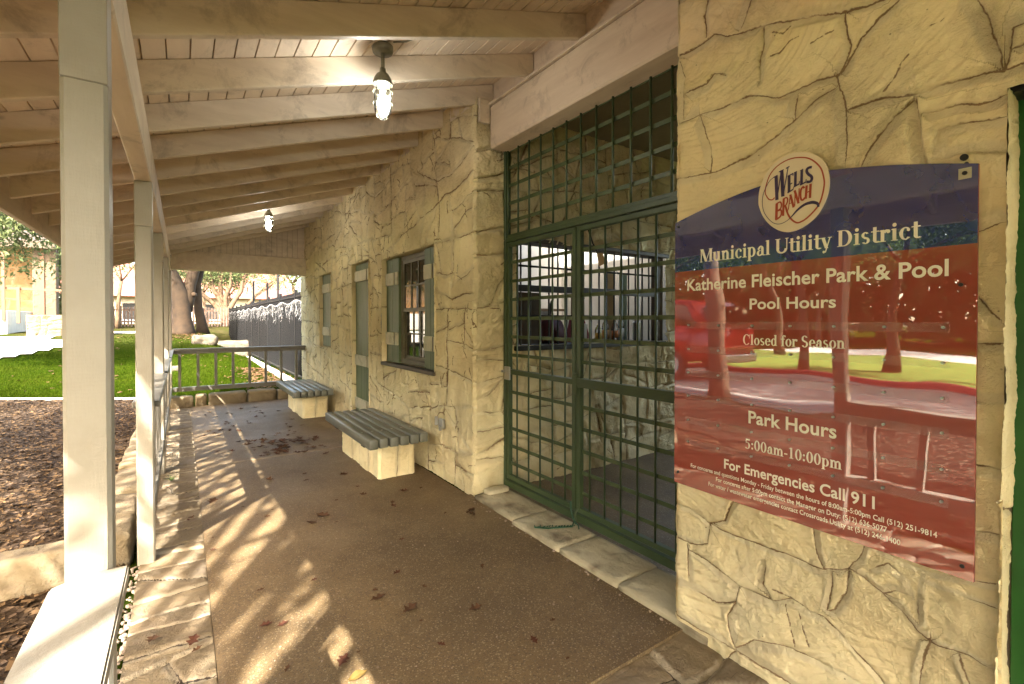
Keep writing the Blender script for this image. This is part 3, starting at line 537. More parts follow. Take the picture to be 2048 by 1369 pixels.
plank_leaf('door', a + .012, b - .012, .01, d - .01, 2.102, (.24, .86, 2.06), bld, 3, 'weathered green plank door with pale battens')
a, b, c, d = OP['slit']
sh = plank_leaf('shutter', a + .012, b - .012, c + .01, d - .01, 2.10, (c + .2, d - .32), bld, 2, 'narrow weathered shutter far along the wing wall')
# rooms behind: shell of the ticket room and the passage
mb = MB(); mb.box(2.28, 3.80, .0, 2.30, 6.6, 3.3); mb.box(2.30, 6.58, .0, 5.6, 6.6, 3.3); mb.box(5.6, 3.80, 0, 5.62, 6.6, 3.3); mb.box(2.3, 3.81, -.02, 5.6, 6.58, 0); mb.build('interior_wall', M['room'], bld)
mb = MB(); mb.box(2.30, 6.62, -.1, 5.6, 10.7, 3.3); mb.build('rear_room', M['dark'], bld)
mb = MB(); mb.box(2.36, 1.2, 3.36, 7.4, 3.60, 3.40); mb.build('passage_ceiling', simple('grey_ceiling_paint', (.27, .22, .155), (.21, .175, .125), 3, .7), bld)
mb = MB(); pr_ = [(2.36, 3.50), (4.3, 4.12), (4.3, 4.2), (2.36, 3.58)]
mb.prism([(x, -1.4, z) for x, z in pr_], (0, 12.2, 0)); mb.build('roof', M['redroof'], bld)
mb = MB(); mb.box(2.3, 10.72, -.1, 5.62, 10.76, 3.5); mb.build('end_wall', M['stone_wing'], bld)
# service window in the passage wall: frame, counter, bars
fx0, fx1, fz0, fz1 = 2.50, 4.60, 1.27, 2.225
sw = MB()
for q in ((fx0, fx0 + .05), (fx1 - .09, fx1), (3.27, 3.37)): sw.box(q[0], 3.60, fz0, q[1], 3.70, fz1, .004)
sw.box(fx0 - .03, 3.535, fz1 - .005, fx1 + .03, 3.72, fz1 + .035, .004); sw = sw.build('service_window', M['dark_wood'], bld)
mb = MB(); mb.box(fx0 - .02, 3.53, fz0 - .045, fx1 + .02, 4.10, fz0, .004); mb.build('counter', M['dark'], sw)
mb = MB(); mb.box(fx0 + .05, 3.62, 1.775, fx1 - .09, 3.68, 1.835, .003); mb.build('meeting_rail', M['dark'], sw)
for zz in (1.545, 2.015): mb = MB(); mb.tube([(fx0 + .02, 3.655, zz), (fx1 - .05, 3.655, zz)], .011, 6); mb.build('crossbar', M['dark'], sw)
for i in range(18):
    x = fx0 + .115 + i * .113
    if 3.24 < x < 3.40: continue
    mb = MB(); mb.tube([(x, 3.66, fz0), (x, 3.66, fz1)], .0095, 6); mb.build('bar', M['dark'], sw)
mb = MB(); mb.box(fx0 + .05, 3.69, fz0 + .005, 2.88, 3.705, 1.77, .002); o = mb.build('screen', M['dark_wood'], sw); o['label'] = 'dark board closing the lower left corner'
mb = MB(); mb.box(2.32, 4.3, 1.62, 2.62, 5.6, 1.66); mb.build('shelf', M['dark_wood'], bld)
mb = MB(); mb.box(3.6, 6.2, 1.66, 5.4, 6.56, 1.70); mb.build('shelf', M['dark_wood'], bld)
# things standing on the counter behind the bars
t = thing('duffel_bag', 'dark red bag with black handles on the service counter', 'bag', (3.13, 3.86, fz0))
mb = MB(); mb.prism([(2.98, 3.78, fz0), (3.30, 3.78, fz0), (3.27, 3.80, fz0 + .20), (3.22, 3.82, fz0 + .27), (3.05, 3.82, fz0 + .27), (3.00, 3.80, fz0 + .20)], (0, .2, 0)); bmesh.ops.bevel(mb.bm, geom=mb.bm.edges[:], offset=.015, segments=2, affect='EDGES'); mb.build('body', simple('maroon_nylon', (.10, .02, .035), (.07, .015, .03), 12, .6), t, True)
mb = MB(); mb.tube([(3.06, 3.80, fz0 + .25), (3.09, 3.78, fz0 + .42), (3.13, 3.78, fz0 + .50), (3.17, 3.78, fz0 + .42), (3.20, 3.80, fz0 + .25)], .016, 6); mb.build('handle', M['dark'], t, True)
t = thing('first_aid_pouch', 'white first aid box with red cross in front of a red pouch on the counter', 'first aid kit', (3.52, 3.80, fz0))
mb = MB(); mb.box(3.43, 3.76, fz0, 3.56, 3.82, fz0 + .20, .008); mb.build('case', mat('white_plastic', (.75, .73, .68), .4), t)
mb = MB(); mb.box(3.482, 3.756, fz0 + .10, 3.508, 3.7595, fz0 + .115); mb.box(3.4885, 3.7545, fz0 + .0875, 3.5015, 3.7575, fz0 + .1275); mb.build('cross', mat('red_mark', (.5, .02, .02), .5), t)
mb = MB(); mb.prism([(3.40, 3.84, fz0), (3.70, 3.84, fz0), (3.60, 3.85, fz0 + .24), (3.47, 3.85, fz0 + .24)], (0, .1, 0)); mb.build('pouch', mat('red_fabric', (.22, .02, .03), .6), t)
mb = MB(); mb.tube([(3.50, 3.88, fz0 + .22), (3.53, 3.86, fz0 + .36), (3.60, 3.86, fz0 + .48)], .014, 6); mb.build('strap', M['dark'], t, True)
bot = [(3.80, 3.84, .20, 'clear bottle with yellow label nearest the first aid box', (.7, .55, .08)), (3.93, 3.86, .27, 'tall clear spray bottle with amber liquid', (.55, .28, .06)), (4.06, 3.84, .25, 'clear bottle with orange label in the middle of the counter row', (.65, .25, .08)), (4.20, 3.88, .30, 'tallest clear bottle beside the green board', (.7, .72, .75))]
for x, y, h, lab, lc in bot:
    t = thing('bottle', lab, 'bottle', (x, y, fz0), 'bottles on the service counter'); mb = MB()
    mb.lathe((x, y, fz0), [(.03, 0), (.038, .004), (.038, h * .62), (.03, h * .74), (.013, h * .84), (.013, h * .9)], 14); mb.build('body', M['bottle'], t, True)
    mb = MB(); mb.lathe((x, y, fz0), [(.017, h * .9), (.017, h), (.010, h * 1.02)], 12); mb.build('cap', M['white'], t, True)
    mb = MB(); mb.lathe((x, y, fz0 + h * .15), [(.0388, 0), (.0388, h * .32)], 14); mb.build('band', mat('bottle_band', lc, .4), t, True)
mb = MB(); mb.box(4.30, 3.98, fz0, 4.42, 4.0, 2.06, .003); tag(mb.build('green_board', simple('sage_board', (.22, .30, .25), (.2, .27, .23), 5)), 'sage green board standing upright on the counter', 'board')
mb = MB(); mb.box(4.12, 4.02, fz0, 4.24, 4.04, 2.08, .003); tag(mb.build('tan_board', simple('tan_board', (.48, .36, .2), (.42, .31, .18), 5)), 'tan board standing upright behind the bottles', 'board')
mb = MB(); mb.box(4.46, 3.86, fz0, 4.54, 3.94, fz0 + .22, .01); tag(mb.build('white_jug', M['white']), 'white plastic jug at the right end of the counter', 'jug')
mb = MB(); mb.tube([(2.93, 5.2, 1.68), (2.9, 5.2, 1.9), (2.88, 5.2, 2.3), (2.9, 5.2, 2.42)], [.02, .03, .03, .012], 8); 
tag(mb.build('wall_paddle', M['dark']), 'black paddle hanging against the white room wall', 'paddle')
# electrical box on the wing wall
t = thing('outlet_box', 'small grey outlet box with open cover on the stone wall', 'outlet', (2.03, 4.14, .52))
mb = MB(); mb.box(2.02, 4.10, .475, 2.052, 4.19, .565, .006); mb.build('box', M['steel'], t)
mb = MB(); mb.box(1.985, 4.188, .50, 2.02, 4.196, .585, .003); mb.box(1.995, 4.105, .46, 2.022, 4.13, .50, .005); mb.build('cover', M['steel'], t)
# dark discs standing for the shade inside holes in the near wall
for y, z, r in ((.434, 2.003, .010), (.428, 1.982, .005)):
    mb = MB(); mb.tube([(2.04, y, z), (1.984, y, z)], r, 10); mb.build('dark_hole_disc', M['dark'], bld)

# ================================================================== threshold slabs
ys = [3.52, 2.915, 2.37, 1.865, 1.30]
for i, lab in enumerate(('limestone threshold slab under the hinge jamb, next to the wing corner', 'limestone threshold slab under the left leaf, with the green cord on it', 'limestone threshold slab under the middle of the gate', 'limestone threshold slab running in behind the sign wall')):
    o = rough_block('threshold_slab', 1.995 + (.03 if i == 0 else 0), ys[i + 1] + .004, -.05, 2.345, ys[i] - .004, .030, M['sill'], None, 40 + i, 9, .004, .012); tag(o, lab, 'stone slab', 'slabs along the gate threshold')
o = rough_block('threshold_stone', 2.12, 3.42, .0, 2.33, 3.53, .06, M['sill'], None, 46, 7, .01, .03); tag(o, 'small rounded cement lump at the foot of the gate jamb', 'stone')

# ================================================================== security gate
gate = thing('security_gate', 'green barred double gate with barred transom closing the passage', 'gate', (2.375, 2.6, 0))
GX = 2.375
fr = MB(); fr.box(GX - .03, 3.515, .045, GX + .03, 3.545, 3.02, .003); fr.box(GX - .03, 1.53, .045, GX + .03, 1.575, 3.02, .003); fr.box(GX - .022, 1.575, 2.19, GX + .022, 3.515, 2.225, .003); fr.box(GX - .03, 1.575, .045, GX + .03, 3.515, .10, .003); fr.build('frame', M['gate'], gate)
tr = MB(); tr.box(GX - .018, 1.58, 2.226, GX + .018, 3.51, 2.25); tr = tr.build('transom_grille', M['gate'], gate)
for k in range(13):
    y = 3.50 - .1555 * k
    if y > 1.58: mb = MB(); mb.tube([(GX - .012, y, 2.25), (GX - .012, y, 3.04)], .0085, 7); mb.build('bar', M['gate'], tr, True)
for z in (2.372, 2.53, 2.685, 2.84, 2.99): mb = MB(); mb.box(GX + .002, 1.575, z - .014, GX + .010, 3.515, z + .014); mb.build('crossbar', M['gate_flat'], tr)
def leaf(y0, y1, lab, bars, mid):
    lf = MB(); lf.box(GX - .022, y0, .115, GX + .018, y0 + .038, 2.18, .003); lf.box(GX - .022, y1 - .038, .115, GX + .018, y1, 2.18, .003)
    lf.box(GX - .022, y0 + .038, 2.145, GX + .018, y1 - .038, 2.18, .003); lf.box(GX - .022, y0 + .038, .115, GX + .018, y1 - .038, .15, .003)
    lf = lf.build('gate_leaf', M['gate'], gate); lf['label'] = lab
    mb = MB(); mb.box(GX - .03, y0 + .002, mid[0], GX + .02, y1 - .002, mid[1], .003); mb.build('lock_rail', M['gate'], lf)
    for y in bars: mb = MB(); mb.tube([(GX - .012, y, .15), (GX - .012, y, 2.145)], .0078, 7); mb.build('bar', M['gate'], lf, True)
    for z in (.25, .40, .555, .715, .875, 1.20, 1.36, 1.52, 1.685, 1.845, 2.01): mb = MB(); mb.box(GX + .002, y0 + .03, z - .0135, GX + .009, y1 - .03, z + .0135); mb.build('crossbar', M['gate_flat'], lf)
    return lf
l1 = leaf(2.612, 3.508, 'left leaf with the latch', [3.36, 3.195, 3.04, 2.885, 2.735], (1.035, 1.075))
l2 = leaf(1.58, 2.600, 'right leaf reaching behind the sign wall', [2.47, 2.325, 2.18, 2.04, 1.90, 1.75], (1.02, 1.085))
mb = MB(); mb.box(GX - .045, 3.43, .985, GX - .03, 3.515, 1.10, .003); mb.tube([(GX - .075, 3.50, 1.06), (GX - .045, 3.50, 1.06)], .012, 10); mb.build('latch', M['steel'], l1)
mb = MB(); mb.box(GX - .034, 2.585, .97, GX - .023, 2.63, 1.12, .002); mb.build('hasp', M['gate'], l1)
mb = MB(); mb.tube([(GX - .02, 2.585, .14), (GX - .04, 2.585, .12), (GX - .04, 2.585, .02)], .008, 6); mb.build('drop_bolt', M['gate'], l2)
t = thing('cardboard_tag', 'brown cardboard tag hanging from a cord on the gate stile', 'tag', (GX + .05, 2.50, 2.0))
mb = MB(); mb.prism([(GX + .04, 2.46, 1.98), (GX + .04, 2.40, 1.97), (GX + .045, 2.38, 1.90), (GX + .045, 2.44, 1.88)], (.004, 0, 0)); mb.build('card', simple('cardboard', (.28, .19, .10), (.22, .15, .08), 9), t)
mb = MB(); mb.tube([(GX + .03, 2.53, 2.15), (GX + .045, 2.5, 2.05), (GX + .042, 2.45, 1.975)], .006, 6); mb.build('cord', M['dark'], t)
mb = MB(); mb.tube([(2.30, 2.60, .20), (2.29, 2.58, .12), (2.30, 2.56, .07), (2.27, 2.55, .04), (2.2, 2.59, .038), (2.12, 2.63, .036), (2.05, 2.70, .036)], .006, 6); mb.tube([(2.30, 2.56, .07), (2.31, 2.53, .045), (2.29, 2.50, .037)], .005, 6)
for k in range(14): mb.tube([(2.05 + .018 * k, 2.70 - .011 * k, .038), (2.05 + .018 * k + .012, 2.70 - .011 * k + random.Random(k).uniform(-.02, .02), .042)], .0035, 5)
tag(mb.build('frayed_cord', simple('green_cord', (.012, .065, .030), (.008, .04, .02), 30)), 'frayed green cord lying on the threshold at the gate foot', 'cord')
# ================================================================== porch roof
roof = thing('porch_roof', 'pale painted lean-to porch roof on open rafters above the walk', 'porch roof', (.6, 5, 2.5))
SL = .325
def rz(x): return 2.620 + SL * (x + .15)          # underside of the rafters
RX0, RX1, RH = -.98, 2.25, .163
for k in range(-4, 15):
    y = 2.395 + .5833 * k
    if y > 10.30: break
    mb = MB(); pts = [(RX0, y, rz(RX0)), (RX1, y, rz(RX1)), (RX1, y, rz(RX1) + RH), (RX0, y, rz(RX0) + RH)]
    mb.prism(pts, (0, .042, 0)); bmesh.ops.bevel(mb.bm, geom=mb.bm.edges[:], offset=.004, segments=1, affect='EDGES'); mb.build('rafter', M['rafter'], roof)
# ceiling boards, run along the porch with open v joints
mb = MB(); x = RX0 - .06; rb = random.Random(4)
while x < RX1 + .1:
    x1 = x + .0985; z0, z1 = rz(x) + RH, rz(x1) + RH; e = rb.uniform(-.001, .0015)
    mb.prism([(x + .0035, 0, z0 + .002 + e), (x1 - .0035, 0, z1 + .002 + e), (x1 - .0005, 0, z1 + .018), (x + .0005, 0, z0 + .018)], (0, 17.3, 0)); x = x1
for v in mb.bm.verts: v.co.y -= 6.5
mb.build('roof_boards', M['board'], roof)
mb = MB(); xs = (RX0 - .06, RX1 + .1); mb.prism([(xs[0], -6.5, rz(xs[0]) + RH + .019), (xs[1], -6.5, rz(xs[1]) + RH + .019), (xs[1], -6.5, rz(xs[1]) + RH + .06), (xs[0], -6.5, rz(xs[0]) + RH + .06)], (0, 17.35, 0)); mb.build('roof_deck', M['dark_wood'], roof)
mb = MB(); mb.box(-1.045, -6.5, 2.265, -1.005, 10.85, 2.52, .004); mb.build('fascia', M['beam'], roof)
HB0, HB1 = 2.365, 2.62
for i, (a, b) in enumerate(((-6.5, 3.785), (3.788, 8.093), (8.096, 10.38))):
    mb = MB(); mb.box(-.236, a, HB0, -.150, b, rz(-.2) - .004, .006); mb.build('header_beam', M['beam'], roof)
# heavy lintel over the gate and the frieze between the rafter ends
mb = MB(); mb.box(2.205, 1.50, 2.985, 2.40, 3.545, 3.352, .012); mb.build('lintel_beam', M['beam'], roof)
mb = MB(); mb.box(2.10, 3.54, 3.20, 2.205, 3.60, 3.40, .004); mb.build('corner_block', M['beam'], roof)
mb = MB(); mb.box(2.19, -1.4, 3.357, 2.40, 3.60, 3.378, .003); mb.build('ledge_trim', M['beam'], roof)
mb = MB(); mb.box(2.255, -1.4, 3.379, 2.30, 3.60, rz(2.255) + RH + .004, .003); mb.build('frieze_board', M['beam'], roof)
mb = MB(); mb.box(2.06, 3.62, rz(2.06) + .002, 2.10, 10.35, rz(2.06) + RH - .01, .003); mb.build('frieze_board', M['rafter'], roof)
# far end: tie beam and boarded gable
mb = MB(); mb.box(-.15, 10.34, 2.405, 2.07, 10.43, 2.745, .006); mb.build('tie_beam', M['beam'], roof)
mb = MB(); x = -.15
while x < 2.06:
    x1 = min(x + .094, 2.07); mb.prism([(x + .002, 10.375, 2.747), (x1 - .002, 10.375, 2.747), (x1 - .002, 10.375, rz(x1) + RH), (x + .002, 10.375, rz(x) + RH)], (0, .02, 0)); x = x1
mb.build('gable_boards', M['rafter'], roof)
mb = MB(); mb.box(-.15, 10.397, 2.74, 2.07, 10.41, 2.86); mb.prism([(-.15, 10.398, 2.86), (2.07, 10.398, 2.86), (2.07, 10.398, rz(2.07) + RH), (-.15, 10.398, rz(-.15) + RH)], (0, .012, 0)); mb.build('gable_backing', M['dark_wood'], roof)
# ------------------------------------------------------------------ posts
PY = [-.66, 1.555, 3.74, 5.85, 8.05, 10.24]
plab = ['porch post behind the camera, at the other end of the white rail', 'stop-chamfered square porch post nearest the camera, at the end of the white rail', 'second porch post, standing alone beside the stone paving strip', 'porch post behind the second one, where the left railing changes bay', 'fourth porch post along the left railing', 'corner porch post where the left and far railings meet']
for y, lab in zip(PY, plab):
    t = thing('porch_post', lab, 'post', (-.193, y + .045, -.02), 'posts carrying the porch roof')
    a, b = -.238, -.148; mb = MB(); c = .009; zt = 2.085
    mb.box(a, y, zt, b, y + .09, HB0 - .002, .0025)
    sec = [(a + c, y), (b - c, y), (b, y + c), (b, y + .09 - c), (b - c, y + .09), (a + c, y + .09), (a, y + .09 - c), (a, y + c)]
    mb.prism([(p[0], p[1], -.02) for p in sec], (0, 0, zt + .018)); mb.build('shaft', M['post'], t)
# ------------------------------------------------------------------ railings
def railing(name, label, p, q, top, sub, bot, n, cat='railing', off=0, cap=.142, chamfer=False, bw=.043):
    p, q = Vector((*p, 0)), Vector((*q, 0)); d = (q - p); L = d.length; d.normalize(); t = thing(name, label, cat, ((p.x + q.x) / 2, (p.y + q.y) / 2, 0), 'porch railings')
    s = Vector((d.y, -d.x, 0)); mid = lambda a, z: tuple(p + d * a + Vector((0, 0, z)))
    if chamfer:
        w = cap / 2; pts = [p - s * w, p - s * -w, q + s * w, q - s * (w - .052), q - d * .04 - s * w]
        mb = MB(); mb.prism([(v.x, v.y, top - .038) for v in pts], (0, 0, .038)); bmesh.ops.bevel(mb.bm, geom=mb.bm.edges[:], offset=.004, segments=2, affect='EDGES'); mb.build('top_rail', M['post'], t)
    else:
        mb = MB(); mb.bar(mid(0, top - .019), mid(L, top - .019), cap, .038, bev=.005); mb.build('top_rail', M['rail'], t)
    mm = M['post'] if chamfer else M['rail']
    mb = MB(); mb.bar(mid(.002, (top - .04 + sub) / 2), mid(L - .002, (top - .04 + sub) / 2), .04, top - .042 - sub, bev=.003); mb.build('sub_rail', mm, t)
    mb = MB(); mb.bar(mid(.002, bot), mid(L - .002, bot), .085, .075, bev=.004); mb.build('bottom_rail', mm, t)
    for i in range(n):
        a = (i + .5) * L / n + off; mb = MB(); mb.bar(mid(a, bot + .036), mid(a, sub + .02), bw, bw, up=tuple(d), bev=.002)
        for v in mb.bm.verts: v.co += s * .0
        mb.build('baluster', mm, t)
    return t
railing('porch_railing', 'sunlit white railing in the near left corner with chamfered cap', (-.186, -.565), (-.186, 1.553), .880, .74, .30, 7, chamfer=True)
railing('porch_railing', 'railing between the second and third post', (-.193, 3.834), (-.193, 5.846), .985, .875, .29, 7)
railing('porch_railing', 'railing between the third and fourth post', (-.193, 5.944), (-.193, 8.046), .990, .88, .29, 7)
railing('porch_railing', 'railing between the fourth post and the far corner post', (-.193, 8.144), (-.193, 10.236), .995, .885, .29, 7)
railing('porch_railing', 'grey railing closing the far end of the porch in front of the lawn', (-.146, 10.29), (2.035, 10.29), 1.005, .91, .285, 8, cap=.12, off=-.03)
# ------------------------------------------------------------------ benches
blab = ['grey slatted bench on a stone base, nearer one below the window', 'grey slatted bench on a stone base, farther one past the plank door']
for i, (y0, y1) in enumerate(((4.15, 5.73), (7.58, 9.17))):
    t = thing('slat_bench', blab[i], 'bench', (1.62, (y0 + y1) / 2, 0), 'benches along the wing wall'); x0, x1 = 1.335, 1.912; w = (x1 - x0) / 6
    for k in range(6):
        mb = MB(); mb.box(x0 + k * w + .008, y0 + .004 * ((k * 3) % 4), .362, x0 + (k + 1) * w - .008, y1, .450, .009, seg=2); sl_ = mb.build('slat', M['bench'], t, True)
        for yy in (y0 + .345, y1 - .295): mb = MB(); mb.lathe((x0 + (k + .5) * w, yy, 0), [(.011, .4495), (.011, .4515), (.007, .4535)], 8); mb.build('bolt', M['steel'], sl_)
    mb = MB()
    for yy in (y0 + .30, y1 - .34): mb.box(x0 + .05, yy, .318, x1 - .03, yy + .09, .361, .003)
    mb.build('bearer', M['dark'], t)
    xa, xb, ya, yb = 1.515, 1.885, y0 + .27, y1 - .06
    g = dict(seed=50 + i * 7, jw=.018, depth=.012, rough=.02, tilt=.01, scratch=.5, mort=.35)
    b = stone_surface('stone_base', M['stone'], t, (xa, ya, -.01), (1, 0, 0), (0, 0, 1), (0, -1, 0), xb - xa, .33, .009, joints=[[(.18, -.05), (.20, .4)]], rnd=(1, 1, 0, 1), **g)
    stone_surface('end_face', M['stone'], b, (xa, ya, -.01), (0, 1, 0), (0, 0, 1), (-1, 0, 0), yb - ya, .33, .012, cw=.34, ch=.33, rnd=(1, 1, 0, 1), **g)
    stone_surface('end_face', M['stone'], b, (xb, ya, -.01), (0, 1, 0), (0, 0, 1), (1, 0, 0), yb - ya, .33, .016, cw=.34, ch=.33, rnd=(1, 1, 0, 1), **g)
    stone_surface('end_face', M['stone'], b, (xa, yb, -.01), (1, 0, 0), (0, 0, 1), (0, 1, 0), xb - xa, .33, .016, joints=[[(.2, 0), (.2, .4)]], rnd=(1, 1, 0, 1), **g)
    mb = MB(); mb.box(xa + .02, ya + .02, .27, xb - .02, yb - .02, .317); mb.build('top_bed', M['stone'], b)
# ------------------------------------------------------------------ lamps
for (x, y), lab in zip(((1.005, 2.835), (.985, 7.30)), ('lit caged jar lamp nearer the camera, hanging on a stem from the ceiling', 'lit caged jar lamp farther down the porch')):
    zt = rz(x) + RH + .002; zb = 2.712; t = thing('jar_lamp', lab, 'lamp', (x, y, zt), 'porch lamps')
    h = lambda *p: [(r, zb + z) for r, z in p]
    mb = MB(); mb.lathe((x, y, 0), [(.014, zt - .055), (.058, zt - .050), (.062, zt - .034), (.062, zt - .012), (.04, zt)], 22); mb.build('ceiling_plate', M['lampmetal'], t, True)
    mb = MB(); mb.lathe((x, y, 0), [(.0115, zb + .285), (.0115, zt - .05)], 12); mb.build('stem', M['lampmetal'], t, True)
    mb = MB(); mb.lathe((x, y, 0), h((.052, .205), (.060, .207), (.060, .218), (.055, .224), (.050, .245), (.036, .268), (.020, .280), (.017, .305), (.012, .307)), 24); mb.build('cap', M['lampmetal'], t, True)
    mb = MB(); mb.lathe((x, y, 0), h((.012, .012), (.034, .022), (.048, .045), (.053, .08), (.053, .15), (.050, .205)), 24); mb.build('globe', M['glass'], t, True)
    mb = MB(); mb.lathe((x, y, 0), h((.006, .058), (.022, .066), (.031, .085), (.031, .11), (.020, .135), (.014, .15), (.014, .17)), 18); mb.build('bulb', M['bulb'], t, True)
    mb = MB()
    for k in range(4):
        a = math.pi / 4 * (2 * k) + .55; ca, sa = math.cos(a), math.sin(a)
        mb.tube([(x + r * ca, y + r * sa, zb + z) for r, z in ((.0575, .21), (.0575, .08), (.052, .042), (.038, .016), (.012, .001), (.0, .0))], .0026, 5)
    for r, z in ((.0575, .165), (.0575, .095), (.016, .003)):
        mb.tube([(x + r * math.cos(q * math.pi / 12), y + r * math.sin(q * math.pi / 12), zb + z) for q in range(25)], .0024, 5)
    mb.build('cage', M['lampmetal'], t, True)
mb = MB(); zt = rz(1.1) + RH; mb.tube([(1.06, 2.80, zt - .012), (1.11, 2.72, zt - .03), (1.16, 2.62, zt - .028), (1.20, 2.53, zt + .0), (1.22, 2.46, zt + .0)], .006, 6); tag(mb.build('lamp_cable', M['lampmetal']), 'short bent cable running from the nearer lamp plate to the rafter', 'cable')

# ================================================================== the sign
sg = thing('park_sign', 'glossy red and blue park hours sign with round emblem on the stone wall', 'sign', (1.985, .94, .71))
XF = 1.982
def stop(y): u = (y - .94) / .54; return 1.974 + .094 * max(0, 1 - abs(u) ** 1.6)
ny = 36; V = []; F = []; mi = []
zs_low = list(np.linspace(.712, 1.735, 30)); nt = 14
for i in range(ny + 1):
    y = 1.480 - 1.080 * i / ny; zl = .712 - .010 * i / ny
    for z in zs_low: V.append((XF, y, z if z > .713 else zl))
    for j in range(1, nt + 1): V.append((XF, y, 1.735 + (stop(y) - 1.735) * j / nt))
nv = 30 + nt
for i in range(ny):
    for j in range(nv - 1): a = i * nv + j; F.append((a, a + nv, a + nv + 1, a + 1)); mi.append(1 if j >= 29 else 0)
o = np_mesh('panel_face', V, F, [M['sign_red'], M['sign_blue']], sg, smooth=False); o.data.polygons.foreach_set('material_index', mi)
for f_ in (M['sign_red'], M['sign_blue']):
    t_ = NT(f_); t_.nrm(t_.bump(t_.noise(t_.coord(), 3.0, 1, .4), .22, .01))
out = [(1.480, .712), (.400, .702)] + [(.400 + 1.08 * k / 24, stop(.400 + 1.08 * k / 24)) for k in range(25)]
mb = MB(); mb.prism([(XF + .0006, y, z) for y, z in out], (.010, 0, 0)); mb.build('panel', M['sign_edge'], sg)
def flat_poly(mb, pts, x): mb.poly([(x, y, z) for y, z in pts])
def stroke(mb, pts, w, x, taper=None):
    n = len(pts)
    if n > 2:          # smooth the traced path
        q = np.array(pts); tt = np.linspace(0, n - 1, (n - 1) * 4 + 1); P = []
        for s_ in tt:
            k = min(int(s_), n - 2); f = s_ - k; p0, p1, p2, p3 = q[max(k - 1, 0)], q[k], q[k + 1], q[min(k + 2, n - 1)]
            P.append(.5 * (2 * p1 + (p2 - p0) * f + (2 * p0 - 5 * p1 + 4 * p2 - p3) * f * f + (3 * p1 - p0 - 3 * p2 + p3) * f ** 3))
        pts = P; n = len(P)
    L_, R_ = [], []
    for i in range(n):
        a = np.array(pts[max(i - 1, 0)]); b = np.array(pts[min(i + 1, n - 1)]); d = (b - a) / (np.linalg.norm(b - a) + 1e-9); nn = np.array((-d[1], d[0])); ww = (w if not callable(w) else w(i / (n - 1))) / 2
        L_.append(np.array(pts[i]) + nn * ww); R_.append(np.array(pts[i]) - nn * ww)
    for i in range(n - 1): flat_poly(mb, (L_[i], L_[i + 1], R_[i + 1], R_[i]), x)
mb = MB(); d_ = np.array(EM['disc']); q = []
for k in range(len(d_)):
    for f in (0, .25, .5, .75):
        p0, p1, p2, p3 = d_[k - 1], d_[k], d_[(k + 1) % len(d_)], d_[(k + 2) % len(d_)]
        q.append(.5 * (2 * p1 + (p2 - p0) * f + (2 * p0 - 5 * p1 + 4 * p2 - p3) * f * f + (3 * p1 - p0 - 3 * p2 + p3) * f ** 3))
mb.prism([(1.9815, y, z) for y, z in q], (-.0065, 0, 0)); em = mb.build('emblem', M['sign_white'], sg)
xe = 1.9746
mb = MB(); stroke(mb, EM['red'], lambda f: .0048 if f < .12 else (.0038 + .0032 * f), xe); 
for k, (p, w) in enumerate(EM['lr']): stroke(mb, p, w, xe - .00008 * (k + 1))
mb.build('red_lettering', M['rust'], em, fix=False)
mb = MB(); stroke(mb, EM['navy'], lambda f: .0026 if f < .6 else .0026 + .009 * math.sin((f - .6) / .4 * 2.6), xe - .0013)
for k, (p, w) in enumerate(EM['ln']): stroke(mb, p, w, xe - .0013 - .00008 * (k + 1))
mb.build('navy_lettering', M['navy'], em, fix=False)
# --- serif letters built from stems, rings and bars (unit: cap height)
def gl_ring(cx, cy, rx, ry, a0, a1, tx=.19, ty=.065, n=22):
    P = []
    for i in range(n):
        q = []
        for a, inn in ((a0 + (a1 - a0) * i / n, 0), (a0 + (a1 - a0) * (i + 1) / n, 0), (a0 + (a1 - a0) * (i + 1) / n, 1), (a0 + (a1 - a0) * i / n, 1)):
            r = R(a); q.append((cx + (rx - inn * tx) * math.cos(r), cy + (ry - inn * ty) * math.sin(r)))
        P.append(q)
    return P
def gl_box(a, b, c, d): return [[(a, b), (c, b), (c, d), (a, d)]]
def gl_stem(x, y0, y1, t=.20, b=True, tp='f', sl=.085):
    P = gl_box(x, y0, x + t, y1)
    if b: P += gl_box(x - sl, y0, x + t + sl, y0 + .045)
    if tp == 'f': P += [[(x - sl, y1 - .06), (x + .01, y1 - .08), (x + .01, y1), (x - .02, y1)]]
    if tp == 's': P += gl_box(x - sl, y1 - .045, x + t + sl, y1)
    return P
def gl_dot(cx, cy, r): return [[(cx + r * math.cos(R(a)), cy + r * math.sin(R(a))) for a in range(0, 360, 30)]]
def gl_dia(x0, y0, x1, y1, t): return [[(x0, y0), (x0 + t, y0), (x1 + t, y1), (x1, y1)]]
H = .69
